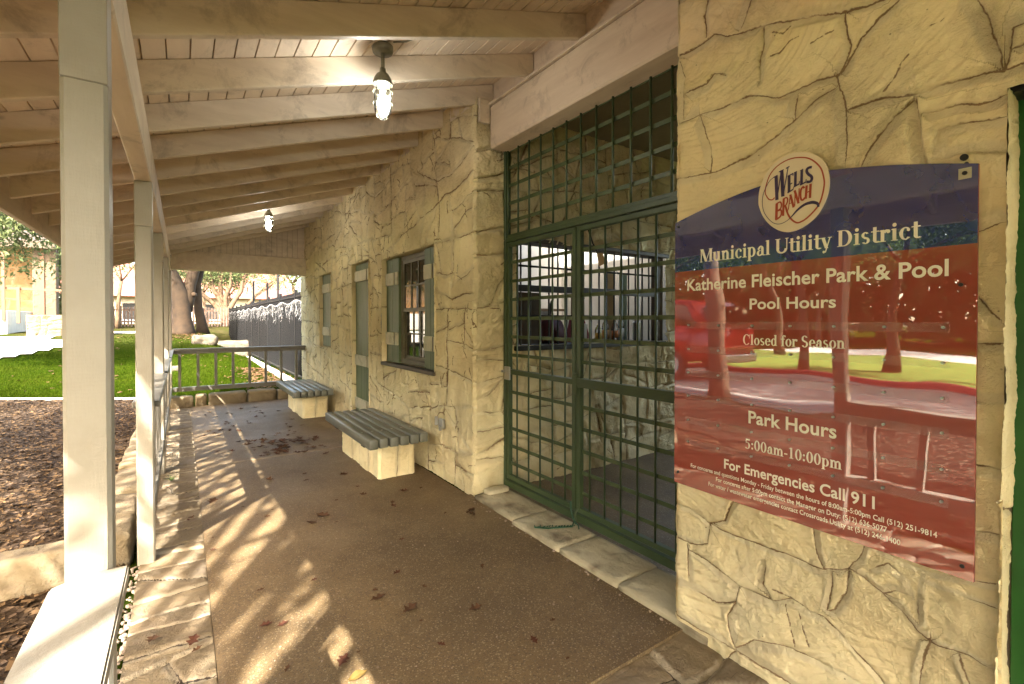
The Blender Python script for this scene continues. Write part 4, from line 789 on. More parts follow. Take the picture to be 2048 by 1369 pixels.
G = {
 'n': (gl_stem(.08, 0, H) + gl_ring(.40, .40, .27, .30, 0, 150, .2, .10) + gl_stem(.47, 0, .41, tp=''), .80),
 'm': (gl_stem(.08, 0, H) + gl_ring(.38, .40, .25, .30, 0, 150, .19, .10) + gl_stem(.44, 0, .41, .19, tp='') + gl_ring(.75, .40, .25, .30, 0, 150, .19, .10) + gl_stem(.81, 0, .41, .19, tp=''), 1.13),
 'u': (gl_stem(.05, .22, H, b=False) + gl_ring(.34, .24, .29, .25, 180, 340, .2, .09) + gl_stem(.45, 0, H, b=False) + gl_box(.6, 0, .74, .045), .78),
 'o': (gl_ring(.36, .34, .33, .36, 0, 360, .2, .06), .72), 'c': (gl_ring(.35, .34, .32, .36, 55, 320, .2, .06) + gl_dot(.50, .53, .09), .64),
 'e': (gl_ring(.35, .34, .32, .36, 0, 325, .2, .06) + gl_box(.18, .35, .66, .40), .68),
 'a': (gl_stem(.38, .03, .48, .2, b=False, tp='') + gl_box(.5, 0, .68, .06) + gl_ring(.35, .46, .23, .24, 0, 165, .2, .07) + gl_dot(.18, .49, .085) + gl_ring(.27, .19, .24, .21, 70, 330, .19, .07), .70),
 'd': (gl_ring(.33, .34, .30, .36, 40, 320, .2, .06) + gl_stem(.44, 0, 1.02, b=False) + gl_box(.6, 0, .72, .045), .78),
 'p': (gl_stem(.08, -.3, H) + gl_ring(.38, .34, .31, .36, -140, 140, .2, .06), .76),
 'i': (gl_stem(.10, 0, H) + gl_dot(.2, .9, .115), .42), 'l': (gl_stem(.10, 0, 1.02), .42),
 't': (gl_box(.13, .12, .33, .92) + gl_box(.02, .63, .48, .69) + gl_ring(.36, .16, .23, .17, 180, 320, .2, .07), .48),
 'r': (gl_stem(.08, 0, H) + gl_ring(.40, .44, .22, .26, 70, 160, .18, .12) + gl_dot(.49, .58, .11), .62),
 's': (gl_ring(.27, .51, .22, .19, 30, 262, .17, .06) + gl_ring(.29, .19, .24, .20, -150, 82, .17, .06) + [[(.13, .46), (.33, .40), (.44, .24), (.20, .30)]], .58),
 'y': (gl_dia(.03, H, .27, .0, .22) + gl_dia(.56, H, .26, -.26, .08) + gl_box(-.02, H - .045, .30, H) + gl_box(.46, H - .045, .72, H) + gl_dot(.20, -.22, .085), .70),
 'f': (gl_stem(.12, 0, .80, tp='') + gl_ring(.35, .78, .23, .25, 60, 180, .2, .07) + gl_dot(.46, .92, .085) + gl_box(.0, .63, .45, .69), .48),
 'M': (gl_stem(.10, 0, 1, .07, tp='s') + gl_dia(.10, 1, .50, .02, .24) + gl_dia(.98, 1, .57, .02, .07) + gl_stem(.95, 0, 1, .22, tp='s'), 1.28),
 'U': (gl_stem(.10, .3, 1, .22, b=False, tp='s') + gl_ring(.51, .31, .41, .33, 180, 360, .2, .10) + gl_stem(.84, .3, 1, .08, b=False, tp='s'), 1.02),
 'D': (gl_stem(.10, 0, 1, .22, tp='s') + gl_ring(.42, .5, .50, .5, -90, 90, .22, .055) + gl_box(.2, 0, .43, .055) + gl_box(.2, .945, .43, 1), 1.0),
 'C': (gl_ring(.50, .5, .46, .53, 42, 318, .22, .06) + gl_box(.80, .62, .86, 1.0), .95),
 'S': (gl_ring(.37, .75, .31, .28, 25, 262, .2, .06) + gl_ring(.38, .26, .33, .29, -155, 82, .2, .06) + [[(.16, .66), (.42, .58), (.60, .36), (.30, .45)]], .78),
 '0': (gl_ring(.36, .48, .33, .51, 0, 360, .2, .05), .74), '1': (gl_stem(.24, 0, .98, .2, tp='', sl=.12) + [[(.06, .84), (.26, .98), (.26, .88)]], .70),
 '5': (gl_ring(.33, .32, .34, .34, -140, 110, .2, .06) + gl_box(.16, .55, .23, .98) + gl_box(.16, .84, .64, .98), .74),
 ':': (gl_dot(.18, .11, .105) + gl_dot(.18, .56, .105), .38), '-': (gl_box(.05, .26, .38, .37), .44), ' ': ([], .34)}
def serif_line(text, yl, yr, zb, cap):
    x = 0; polys = []
    for ch in text:
        P, adv = G[ch]; polys += [[(px + x, py) for px, py in p] for p in P]; x += adv
    x0 = min(p[0] for q in polys for p in q); x1 = max(p[0] for q in polys for p in q); k = (yl - yr) / (x1 - x0)
    mb = MB()
    for i, q in enumerate(polys): mb.poly([(XF - .0007 - .000012 * (i % 40), yl - (px - x0) * k, zb + py * cap) for px, py in q])
    return mb.build('lettering', M['sign_text'], sg, fix=False)
def sans_line(text, yl, yr, zb, cap, bold=.012):
    cu = bpy.data.curves.new('lettering', 'FONT'); cu.body = text; cu.size = 1; cu.offset = bold; cu.resolution_u = 4; cu.space_character = 1.02
    ob = bpy.data.objects.new('lettering_curve', cu); C.objects.link(ob); bpy.context.view_layer.update()
    me = bpy.data.meshes.new_from_object(ob.evaluated_get(bpy.context.evaluated_depsgraph_get())); bpy.data.objects.remove(ob)
    co = np.zeros(len(me.vertices) * 3); me.vertices.foreach_get('co', co); co = co.reshape(-1, 3); F = [list(p.vertices) for p in me.polygons]
    x0, x1 = co[:, 0].min(), co[:, 0].max(); k = (yl - yr) / (x1 - x0); kz = cap / .727
    V = [(XF - .0008, yl - (c[0] - x0) * k, zb + c[1] * kz) for c in co]; bpy.data.meshes.remove(me)
    mb = MB(); vs = [mb.bm.verts.new(v) for v in V]
    for f in F: mb.bm.faces.new([vs[i] for i in f])
    return mb.build('lettering', M['sign_text'], sg, fix=False)
serif_line('Municipal Utility District', 1.343, .533, 1.770, .059)
sans_line('Katherine Fleischer Park & Pool', 1.410, .466, 1.642, .054, .022)
sans_line('Pool Hours', 1.106, .780, 1.549, .046, .022)
serif_line('Closed for Season', 1.134, .750, 1.398, .043)
sans_line('Park Hours', 1.108, .775, 1.066, .054, .022)
serif_line('5:00am-10:00pm', 1.122, .757, .955, .043)
sans_line('For Emergencies Call 911', 1.218, .655, .845, .044, .022)
sans_line('For concerns and questions Monday - Friday between the hours of 8:00am-5:00pm Call (512) 251-9814', 1.387, .487, .807, .019, .014)
sans_line('For concerns after 5:00pm contact the Manager on Duty: (512) 636-5077', 1.257, .619, .7765, .019, .014)
sans_line('For water / wastewater emergencies contact Crossroads Utility at (512) 246-1400', 1.294, .582, .746, .019, .014)
for z in (1.479, 1.366, 1.255, 1.145, 1.030, .927):
    mb = MB(); mb.box(XF - .008, .460, z - .016, XF - .0045, 1.415, z + .016, .0012); tk = mb.build('clear_track', M['acrylic'], sg)
    for k in range(7): y = 1.40 - .1538 * k; mb = MB(); mb.tube([(XF - .0005, y, z), (XF - .0098, y, z)], .0045, 8); mb.build('screw', M['steel'], tk)
for y, z in ((1.462, 1.953), (1.458, .766), (.427, .742), (.437, 1.611)):
    mb = MB(); mb.tube([(XF, y, z), (XF - .004, y, z)], .006, 9); mb.build('screw', M['dark'], sg)
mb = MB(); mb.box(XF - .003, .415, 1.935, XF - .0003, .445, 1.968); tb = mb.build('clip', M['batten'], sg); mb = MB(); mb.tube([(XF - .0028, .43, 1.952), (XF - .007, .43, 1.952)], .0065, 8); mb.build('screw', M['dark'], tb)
# ================================================================== edging blocks
rk = random.Random(11)
def block(lab, x0, y0, x1, y1, z0=-.06, z1=.17, seed=1, rot=0, group='limestone edging blocks'):
    o = rough_block('edging_block', x0, y0, z0, x1, y1, z1, M['limestone'], None, seed, 10, .018, .035, rot); return tag(o, lab, 'stone block', group)
block('long rough limestone block lying crosswise left of the near post', -1.02, 3.70, -.52, 3.90, -.08, .19, 3)
for i, (a, b, lab) in enumerate(((3.84, 4.75, 'sunlit edging block just left of the second post, end of the row'), (4.78, 5.55, 'second edging block from the end beside the mulch'), (5.58, 6.5, 'third edging block from the end beside the mulch'), (6.53, 7.5, 'fourth edging block from the end, half hidden by the second post'), (7.53, 8.6, 'fifth edging block from the end, knob of stone beside the second post'), (8.63, 9.9, 'last edging block of the left row, at the far corner'))):
    block(lab, -.49, a, -.275, b, -.08, .17 + rk.uniform(-.02, .02), 20 + i)
for i, (a, b, lab) in enumerate(((-.30, .16, 'kerb block under the corner of the far railing'), (.18, .36, 'short upright pale kerb block under the far railing'), (.38, .98, 'long kerb block under the middle of the far railing'), (1.0, 1.48, 'kerb block under the far railing left of the far bench'), (1.5, 2.03, 'kerb block under the far railing hidden in part by the far bench'))):
    block(lab, a, 10.06, b, 10.33, -.08, .185 + rk.uniform(-.015, .02), 30 + i, group='kerb blocks at the far end')
# pebbles in the drain gap, weed
def scatter_mesh(name, m, gen, kind='stuff', label=None, cat=None):
    V, F = gen(); o = np_mesh(name, V, F, m, smooth=False); return tag(o, label, cat, None, kind)
def blobs(pts):
    V, F = [], []; rr = np.random.RandomState(5)
    ico = bmesh.new(); bmesh.ops.create_icosphere(ico, subdivisions=1, radius=1); iv = np.array([v.co[:] for v in ico.verts]); fi = np.array([[v.index for v in f.verts] for f in ico.faces]); ico.free()
    for x, y, z, r in pts:
        s = r * (.7 + .6 * rr.rand(3)); s[2] *= .65; V.append(iv * s + (x, y, z)); F.append(fi + len(iv) * (len(V) - 1))
    return np.concatenate(V), np.concatenate(F)
rr = np.random.RandomState(8)
scatter_mesh('pebbles', M['pebble'], lambda: blobs([(-.245 + rr.uniform(-.03, .03), rr.uniform(1.2, 3.8), -.022, rr.uniform(.006, .016)) for _ in range(260)] + [(1.97 + rr.uniform(-.02, .02), rr.uniform(1.45, 3.5), .004, rr.uniform(.004, .012)) for _ in range(30)] + [(rr.uniform(.2, 1.9), rr.uniform(1.5, 4), .002, rr.uniform(.002, .005)) for _ in range(120)]), label='small brown pebbles in the gap beside the paving and on the floor', cat='pebbles')
def blades(n, fn, h, w, lean=.5, seed=0):
    r = np.random.RandomState(seed); P = fn(n, r); n = len(P); a = r.rand(n) * 6.283; hh = h * (.5 + r.rand(n)); ww = w * (.6 + .8 * r.rand(n)); l = r.rand(n) * lean * hh; b = r.rand(n) * 6.283
    dx, dy = np.cos(a) * ww / 2, np.sin(a) * ww / 2; z = np.zeros(n)
    V = np.stack([P + np.stack([-dx, -dy, z], 1), P + np.stack([dx, dy, z], 1), P + np.stack([np.cos(b) * l, np.sin(b) * l, hh], 1)], 1).reshape(-1, 3)
    return V, np.arange(3 * n).reshape(-1, 3)
def lawn_pts(n, r):
    y = 11.3 + 17 * r.rand(n) ** 1.7; x = -.31 * y - .5 + (.31 * y + 2.6) * r.rand(n); k = (y > kerb_y(x) + .12) & (y > 10.5) & ~((x > -1) & (y < 10.5)); x, y = x[k], y[k]
    k = ~((x < -4.4 + (y - 20.3) * .40) & (y > 19.4)); x, y = x[k], y[k]
    return np.stack([x, y, gz(x, y) - .02], 1)
scatter_mesh('grass', M['grass_blade'], lambda: blades(90000, lawn_pts, .042, .012, .8, 3), label='short bright green grass of the lawn', cat='grass')
mb = MB(); 
for k in range(16): a = k * .4; q = .05 + .05 * ((k * 7) % 5) / 5; mb.poly([(-.09 + .006 * math.sin(a), 5.5 - .006 * math.cos(a), 0), (-.09 - .006 * math.sin(a), 5.5 + .006 * math.cos(a), 0), (-.09 + q * math.cos(a), 5.5 + q * math.sin(a), .03 + .03 * ((k * 3) % 4) / 3)])
tag(mb.build('weed', M['leaf']), 'small green weed growing in the paving strip', 'weed')
# mulch chips
def chips(n, fn, lo, hi, seed):
    r = np.random.RandomState(seed); P = fn(n, r); n = len(P); a = r.rand(n) * 6.283; L = (lo + (hi - lo) * r.rand(n) ** 2) / 2; w = L * (.2 + .5 * r.rand(n)); t = (r.rand(n) - .5) * .6
    c, s = np.cos(a), np.sin(a); V = []
    for u, v in ((-1, -1), (1, -1), (1, 1), (-1, 1)): V.append(np.stack([P[:, 0] + u * L * c - v * w * s, P[:, 1] + u * L * s + v * w * c, P[:, 2] + .008 + u * t * L + .004 * v], 1))
    return np.stack(V, 1).reshape(-1, 3), np.arange(4 * n).reshape(-1, 4)
def mulch_pts(n, r):
    y = 1.0 + 13 * r.rand(n); x = -.28 - (.35 * y + .3) * r.rand(n); k = (y < kerb_y(x) - .1); x, y = x[k], y[k]; return np.stack([x, y, gz(x, y) + .006], 1)
scatter_mesh('mulch_chips', M['chip'], lambda: chips(22000, mulch_pts, .010, .055, 4), label='brown bark chips and twigs covering the mulch bed', cat='mulch')
def litter_pts(n, r):
    x = np.concatenate([r.normal(1.9, .35, n // 3), r.normal(.6, 1.3, n // 3), -3.6 + 5.8 * r.rand(n // 3)])[:2 * (n // 3) + n // 18]; y = np.concatenate([11.2 + 6 * r.rand(n // 3), r.normal(25.8, .9, n // 3), 11.8 + 14 * r.rand(n // 3)])[:2 * (n // 3) + n // 18]; return np.stack([x, y, gz(x, y)], 1)
scatter_mesh('leaf_litter', M['dry_leaf'], lambda: chips(3600, litter_pts, .05, .13, 6), label='brown leaf litter along the pool fence and under the big oak', cat='leaves')
mb = MB(); mb.tube([(-.62, 4.95, .0), (-.66, 5.0, .03), (-.60, 5.06, .035), (-.63, 5.13, .01)], .009, 6); tag(mb.build('twig', M['chip']), 'pale crooked twig lying on the mulch', 'twig')
# fallen leaves on the porch floor: copies of four lobed leaves
def leaf_proto(m, seed, lobed=True):
    r = random.Random(seed); mb = MB(); n = 14; L = 1.0; up = []
    for i in range(n + 1):
        t = i / n; w = .30 * math.sin(math.pi * min(1, t * .94 + .05)) * (1 + (.45 * math.cos(t * 6 * math.pi) if lobed else 0)); up.append((t, max(w, .01)))
    vs = [[mb.bm.verts.new((t - .5, s * w, .16 * (abs(s) * w * 2.2) + .22 * (t - .4) ** 2 + .03 * math.sin(9 * t + seed))) for s in (-1, 0, 1)] for t, w in up]
    for a, b in zip(vs, vs[1:]):
        for k in (0, 1): mb.bm.faces.new((a[k], a[k + 1], b[k + 1], b[k]))
    mb.bm.faces.new([mb.bm.verts.new(p) for p in ((-.72, -.012, .05), (-.5, -.014, .045), (-.5, .014, .045), (-.72, .012, .05))])
    return mb.build('fallen_leaf', m)
kinds = [('dry_leaf', 'brown lobed oak leaf curled on the porch floor', 'brown oak leaves on the porch floor'), ('dry_leaf_dark', 'dark curled leaf, nearly black, on the porch floor', 'dark leaves on the porch floor'), ('dry_leaf_red', 'rusty red leaf on the porch floor', 'rusty leaves on the porch floor'), ('dry_leaf_yellow', 'yellow leaf on the porch floor', 'yellow leaves on the porch floor')]
protos = []
for i, (m_, lab, g) in enumerate(kinds): o = leaf_proto(M[m_], i, i != 3); tag(o, lab, 'leaf', g); protos.append([o, 0])
rl = random.Random(21)
def put_leaf(k, x, y, s, z=.004):
    o = protos[k][0]
    if protos[k][1]: o = o.copy(); C.objects.link(o)
    protos[k][1] += 1; o.location = (x, y, z); o.rotation_euler = (rl.uniform(-.15, .15), rl.uniform(-.15, .15), rl.uniform(0, 6.28)); o.scale = (s, s * rl.uniform(.7, 1.1), s * rl.uniform(.5, 1.3))
for u, x, y, s in ((2, .575, 2.15, .075), (0, .86, 2.53, .085), (1, 1.04, 2.72, .06), (0, .97, 2.34, .085), (3, .60, 2.02, .085), (3, .42, 1.87, .05), (2, .33, 2.62, .06), (2, .40, 2.58, .05), (0, 1.25, 2.15, .07), (1, .25, 1.95, .075), (0, .2, 2.0, .05), (0, .88, 3.85, .11), (0, .78, 3.75, .09), (1, 1.4, 3.72, .08), (0, 1.42, 3.80, .07), (1, 1.88, 3.30, .09), (0, 1.84, 3.22, .07), (1, 1.6, 4.0, .08), (0, 1.28, 4.12, .07), (0, 1.75, 3.98, .06), (2, .98, 2.0, .045), (0, 1.5, 2.5, .05), (2, 1.35, 1.78, .05)): put_leaf(u, x, y, s)
for k in range(70): put_leaf(rl.choice((0, 0, 1, 1)), rl.gauss(1.02, .22), rl.gauss(6.3, .28), rl.uniform(.06, .12), .004 + rl.random() * .02)
for k in range(46): put_leaf(rl.choice((0, 1)), rl.uniform(.2, 1.45), rl.uniform(4.6, 9.8), rl.uniform(.05, .1))
for k in range(24): put_leaf(rl.choice((0, 1, 0)), rl.uniform(.15, 1.9), rl.uniform(1.5, 4.5), rl.uniform(.02, .05))
for k in range(12): put_leaf(rl.choice((0, 2)), rl.uniform(-.2, .1), rl.uniform(1.6, 6), rl.uniform(.04, .08), .015)

# ================================================================== lawn surroundings
mb = MB()
for k in range(12):
    x0 = -4.6 + 3.98 * k / 12; x1 = -4.6 + 3.98 * (k + 1) / 12; y0, y1 = kerb_y(x0), kerb_y(x1); mb.bar((x0, y0, gzf(x0, y0) - .01), (x1 - .012, y1 + .008, gzf(x1, y1) - .01), .09, .08, bev=.01)
tag(mb.build('lawn_kerb', M['concrete']), 'low pale kerb between the mulch bed and the lawn', 'kerb')
mb = MB(); mb.box(2.16, 11.0, -.06, 2.30, 34.2, .05, .01); tag(mb.build('fence_kerb', M['concrete']), 'concrete kerb under the black pool fence', 'kerb')
# pool fence
fe = thing('pool_fence', 'tall black picket pool fence with dark windscreen beside the lawn', 'fence', (2.42, 22, 0)); fx = 2.42
for z in (.12, 1.95, 2.12): mb = MB(); mb.box(fx - .02, 11.0, z - .02, fx + .02, 34.3, z + .02); mb.build('rail', M['fence'], fe)
for k in range(11): mb = MB(); y = 11.0 + 2.33 * k; mb.box(fx - .035, y - .035, -.05, fx + .035, y + .035, 2.3, .004); mb.build('post', M['fence'], fe)
mb = MB()
for k in range(230):
    y = 11.05 + .101 * k; mb.box(fx - .009, y - .009, .06, fx + .009, y + .009, 2.22)
o = mb.build('pickets', M['fence'], fe); o['kind'] = 'stuff'
mb = MB(); mb.box(fx + .03, 18.5, .1, fx + .034, 34.2, 1.9); mb.build('windscreen', simple('black_mesh_screen', (.004, .004, .0045), (.010, .010, .011), 1.2, .6, .3, .1), fe)
# icicle lights along the fence top
def ropes():
    r = np.random.RandomState(2); V, F = [], []
    def seg(p, q, w):
        d = np.array(q) - p; n = np.cross(d, (1, 0, .3)); n /= np.linalg.norm(n) + 1e-9; n *= w / 2; b = len(V) * 4; V.append([p - n, p + n, q + n, q - n]); F.append((b, b + 1, b + 2, b + 3))
    for s in range(270):
        y = 11.3 + 22.5 * r.rand() ** 1.1; p = np.array((fx - .05 - .02 * r.rand(), y, 1.98 + .03 * math.sin(y * 3)))
        for k in range(r.randint(4, 10)):
            q = p + np.array((r.normal(0, .012), r.normal(0, .05), -.03 - .05 * r.rand())); seg(p, q, .0075); p = q
    y = 11.2
    while y < 33.8: seg(np.array((fx - .05, y, 1.98 + .04 * math.sin(y * 3))), np.array((fx - .05, y + .1, 1.98 + .04 * math.sin(y * 3 + .3))), .018); y += .1
    return np.array(V).reshape(-1, 3), np.array(F)
V_, F_ = ropes(); o = np_mesh('icicle_lights', V_, F_, mat('white_cable', (.5, .5, .5), .4), smooth=False); tag(o, 'tangled white icicle light strings draped along the top of the pool fence', 'string lights')
# picket fence at the back
pf = thing('picket_fence', 'weathered brown picket fence far behind the big oak', 'fence', (-1, 37, 1.18))
mb = MB(); rp = random.Random(3)
for k in range(90): x = -9 + .165 * k; h = 1.2 + rp.uniform(-.05, .05); mb.box(x, 37, 1.12, x + .10, 37.02, 1.15 + h)
o = mb.build('pickets', simple('weathered_picket', (.14, .09, .065), (.09, .06, .045), 2, .8), pf); o['kind'] = 'stuff'
for z in (1.4, 2.1): mb = MB(); mb.box(-9, 37.03, z, 6, 37.07, z + .1); mb.build('rail', M['brownwood'], pf)
# ================================================================== trees
def grow(base, H, r0, seed, forks, lean=(0, 0), spread=.5, levels=3):
    """branch polylines (points, radii); returns tips for the foliage"""
    r = random.Random(seed); br = []; tips = []
    def go(p, d, L, rad, lev):
        n = 5; pts = [p]; rs = [rad * (1.25 if lev == 0 else 1)]; dd = Vector(d)
        for i in range(n):
            dd = (dd + Vector((r.uniform(-1, 1), r.uniform(-1, 1), r.uniform(-.35, .45))) * (.10 + .08 * lev)).normalized(); p = p + dd * (L / n); pts.append(p); rs.append(rad * (1 - .45 * (i + 1) / n))
        br.append((pts, rs))
        if lev >= 1: tips.extend((q, lev) for q in pts[2:])
        if lev < levels:
            for k in range(forks):
                a = 2 * math.pi * (k + r.random() * .6) / forks; s = Vector((math.cos(a), math.sin(a), 0)); nd = (dd * (1 - spread * .6) + s * spread + Vector((0, 0, .08))).normalized()
                go(pts[r.choice((3, 4, 5))] if lev else pts[-1], nd, L * r.uniform(.55, .8), rs[-1] * .75, lev + 1)
    go(Vector(base), Vector((lean[0], lean[1], 1)).normalized(), H, r0, 0); return br, tips
def crown_mesh(name, tips, n, size, m, parent, seed, spreadr=.5, droop=.0):
    r = np.random.RandomState(seed); T = np.array([t[0][:] for t in tips]); c = T[r.randint(0, len(T), n)] + r.normal(0, spreadr, (n, 3)) * (1, 1, .7) - (0, 0, droop)
    a = r.normal(0, 1, (n, 3)); a /= np.linalg.norm(a, axis=1)[:, None]; b = np.cross(a, r.normal(0, 1, (n, 3))); b /= np.linalg.norm(b, axis=1)[:, None]
    L = size * (.6 + .8 * r.rand(n))[:, None]; w = L * .42
    V = np.stack([c - a * L / 2, c + b * w / 2, c + a * L / 2, c - b * w / 2], 1).reshape(-1, 3); return np_mesh(name, V, np.arange(4 * n).reshape(-1, 4), m, parent, smooth=False)
def tree(name, label, base, H, r0, seed, nleaf, size, forks=3, m='leaf', bark='bark', lean=(0, 0), spread=.55, spreadr=.5, levels=3, group=None, droop=0, sides=8):
    t = thing(name, label, 'tree', base, group); br, tips = grow(base, H, r0, seed, forks, lean, spread, levels); mb = MB()
    for pts, rs in br: mb.tube(pts, rs, sides if rs[0] > .05 else 5)
    mb.build('trunk', M[bark], t, True); crown_mesh('crown', tips, nleaf, size, M[m], t, seed, spreadr, droop); return t
# the big live oak straight ahead
g = gzf(0, 27.2); t = thing('live_oak', 'big live oak with thick twin-stemmed trunk behind the far railing', 'tree', (.06, 27.2, g)); mb = MB()
mb.tube([(.04, 27.2, g - .2), (.05, 27.2, g + .15), (.02, 27.2, g + .6), (-.02, 27.2, g + 1.3), (-.10, 27.2, g + 1.9), (-.40, 27.2, g + 2.7), (-1.0, 27.1, g + 4.0), (-1.9, 26.8, g + 5.2)], [.60, .46, .38, .36, .36, .30, .24, .18], 16)
mb.tube([(.18, 27.3, g + 1.0), (.22, 27.3, g + 1.6), (.30, 27.3, g + 2.2), (.50, 27.4, g + 3.0), (1.1, 27.3, g + 4.4), (1.8, 27, g + 5.4)], [.24, .28, .26, .24, .2, .14], 14)
mb.tube([(.86, 28.2, g - .2), (.80, 28.2, g + .3), (.66, 28.1, g + 1.3), (.62, 28.0, g + 2.4), (.9, 28.0, g + 3.6), (1.6, 28, g + 5)], [.34, .24, .18, .17, .16, .12], 12)
mb.lathe((.46, 27.15, 0), [(.08, g + 1.72), (.13, g + 1.76), (.13, g + 1.87), (.06, g + 1.92)], 10); mb.build('trunk', M['bark_warm'], t, True)
br, tips = [], []
for k, (p, d) in enumerate((((-1.9, 26.8, g + 5.2), (-.7, -.3, .5)), ((1.8, 27, g + 5.4), (.8, -.2, .5)), ((-.45, 27.2, g + 3.4), (-.9, -.6, .4)), ((.5, 27.4, g + 3.2), (.2, .9, .6)))):
    b2, t2 = grow(p, 2.4, .16, 70 + k, 3, d[:2], .6, 3); br += b2; tips += t2
mb = MB(); [mb.tube(p, r_, 6) for p, r_ in br]; mb.build('limbs', M['bark'], t, True); crown_mesh('crown', tips, 20000, .17, M['leaf_pale'], t, 7, .6)
# multi-stemmed oak behind the fence
t = thing('spreading_oak', 'many-stemmed spreading oak behind the pool fence, its boughs reaching right', 'tree', (2.6, 37.6, 1.15)); mb = MB(); bx = Vector((2.5, 37.8, 1.1)); tips = []
for k, (dx, h) in enumerate(((-1.2, 4.2), (-.5, 4.6), (.25, 4.4), (1.3, 3.8), (2.6, 2.8), (5.5, 2.3), (-2.2, 3.4))):
    pts = [bx + Vector((dx * f + .15 * math.sin(f * 9 + k), .3 * math.sin(k + f * 3), h * (f ** .75))) for f in (0, .15, .35, .55, .75, 1)]; mb.tube(pts, [.26, .19, .15, .12, .09, .05], 7)
    for q in (2, 3, 4, 5):
        b2, t2 = grow(pts[q], 1.0, .05, 90 + k * 7 + q, 2, (dx * .4, .1), .7, 2)
        for p, r_ in b2: mb.tube(p, r_, 5)
        if pts[q].z > 2.9: tips += t2
mb.build('trunk', M['bark'], t, True); crown_mesh('crown', tips, 7500, .17, M['leaf_pale'], t, 12, .45)
# oak whose drooping boughs show at the left edge, and trees that shade the porch (left of and behind the camera)
t = thing('drooping_oak', 'live oak with drooping grey-green boughs at the left edge of the view', 'tree', (-8.0, 18.0, gzf(-8, 18))); mb = MB(); tips = []; rd = random.Random(6)
mb.tube([(-8, 18, -.1), (-8, 18, .5), (-7.9, 18, 1.6), (-7.6, 18, 2.9), (-6.9, 17.9, 4.3)], [.42, .34, .30, .28, .22], 12)
for k in range(15):
    p = Vector((-6.9, 17.9, 4.3)); e = Vector((rd.uniform(-5.2, -2.5), rd.uniform(16.2, 19.6), rd.uniform(3.9, 5.8))); mid_ = (p + e) / 2 + Vector((rd.uniform(-.3, .3), rd.uniform(-.3, .3), rd.uniform(.3, .8)))
    P_ = [p * (1 - s) ** 2 + mid_ * 2 * s * (1 - s) + e * s * s for s in (0, .2, .4, .6, .8, 1)]; mb.tube(P_, [.10, .08, .065, .05, .035, .02], 6)
    for q in range(2, 6):
        for j in range(3):
            e2 = P_[q] + Vector((rd.uniform(-.6, .6), rd.uniform(-.6, .6), rd.uniform(-1.15, .35))); m2 = (P_[q] + e2) / 2 + Vector((0, 0, .18)); mb.tube([P_[q], m2, e2], [.02, .013, .006], 4); tips += [(m2, 1), (e2, 1), (e2 - Vector((0, 0, .12)), 1)]
mb.build('trunk', M['bark'], t, True); crown_mesh('crown', tips, 27000, .12, M['leaf_pale'], t, 5, .26)
def cloud(seed, c, r, n):
    q = np.random.RandomState(seed); P = q.normal(0, 1, (n, 3)); P /= np.linalg.norm(P, axis=1)[:, None]; P = P * (q.rand(n)[:, None] ** .4) * r + c; return [(Vector(p), 1) for p in P]
def shade_tree(name, label, base, c, r, nleaf, seed, clumps=46, sp=.42, size=.19):
    t = thing(name, label, 'tree', base, 'oaks along the road'); b0 = Vector(base); tips = cloud(seed, np.array(c), np.array(r), clumps); rq = random.Random(seed); mb = MB()
    top = b0 + Vector((.2, .1, 2.9)); mb.tube([b0 - Vector((0, 0, .2)), b0 + Vector((.03, 0, .3)), b0 + Vector((.1, .04, 1.5)), top], [.28, .20, .17, .14], 10)
    for p, _ in tips:
        m1 = top + (p - top) * .35 + Vector((rq.uniform(-.3, .3), rq.uniform(-.3, .3), .35)); m2 = top + (p - top) * .7 + Vector((rq.uniform(-.2, .2), rq.uniform(-.2, .2), .25)); mb.tube([top, m1, m2, p], [.10, .06, .04, .012], 5)
    mb.build('trunk', M['bark'], t, True); crown_mesh('crown', tips, nleaf, size, M['leaf'], t, seed, sp); return t
P1 = tree('shade_oak', 'shade oak on the grass strip across the road, facing the sign', (-13.0, 2.2, -.03), 3.2, .17, 15, 17000, .15, 3, 'leaf', spread=.62, spreadr=.5, group='oaks along the road')
shade_tree('shade_oak', 'sparse shade oak behind the camera on the mulch bed', (-4.6, -3.6, -.03), (-4.3, -.6, 6.2), (2.6, 3.2, 1.3), 2100, 19, 40, .34, .16)
shade_tree('shade_oak', 'wide shade oak on the mulch bed whose crown dapples the bark', (-4.7, 5.4, -.03), (-5.2, 3.8, 6.0), (2.7, 4.2, 1.4), 5200, 23)
for x, y, rz_, lab in ((-4.3, -8.2, 2.9, 'shade oak far behind the camera'), (-13.5, 5.5, 4.0, 'oak on the grass strip across the road'), (-10.6, -1.8, 2.2, 'oak close to the red kerb, left of the one facing the sign'), (-10.7, 6.6, .3, 'oak close to the red kerb by the parked suv'), (-15, -4.5, 5.2, 'leafy oak on the grass strip behind the camera'), (-18, 11, 2.2, 'oak on the grass near the far road'), (-11.6, 12.5, 3.1, 'oak at the end of the road'), (-28, 3, 1.9, 'oak beyond the far road'), (-29, -9, .9, 'second oak beyond the far road'), (-27, 13, 5.0, 'third oak beyond the far road')):
    o = dup(P1, (x, y, gzf(x, y)), None, rz_); o['label'] = lab
def woods_pts():
    r = np.random.RandomState(4); n = 30000; y = -70 + 130 * r.rand(n); x = -34 - 15 * r.rand(n); z = 17 * r.rand(n) ** .8 * (.7 + .3 * np.sin(y * .35) * np.cos(y * .13))
    return [(Vector(p), 1) for p in zip(x, y, z)]
tag(crown_mesh('woods', woods_pts(), 46000, 1.25, M['leaf'], None, 8, .5), 'dark wood closing the view beyond the far road', 'wood', kind='stuff')
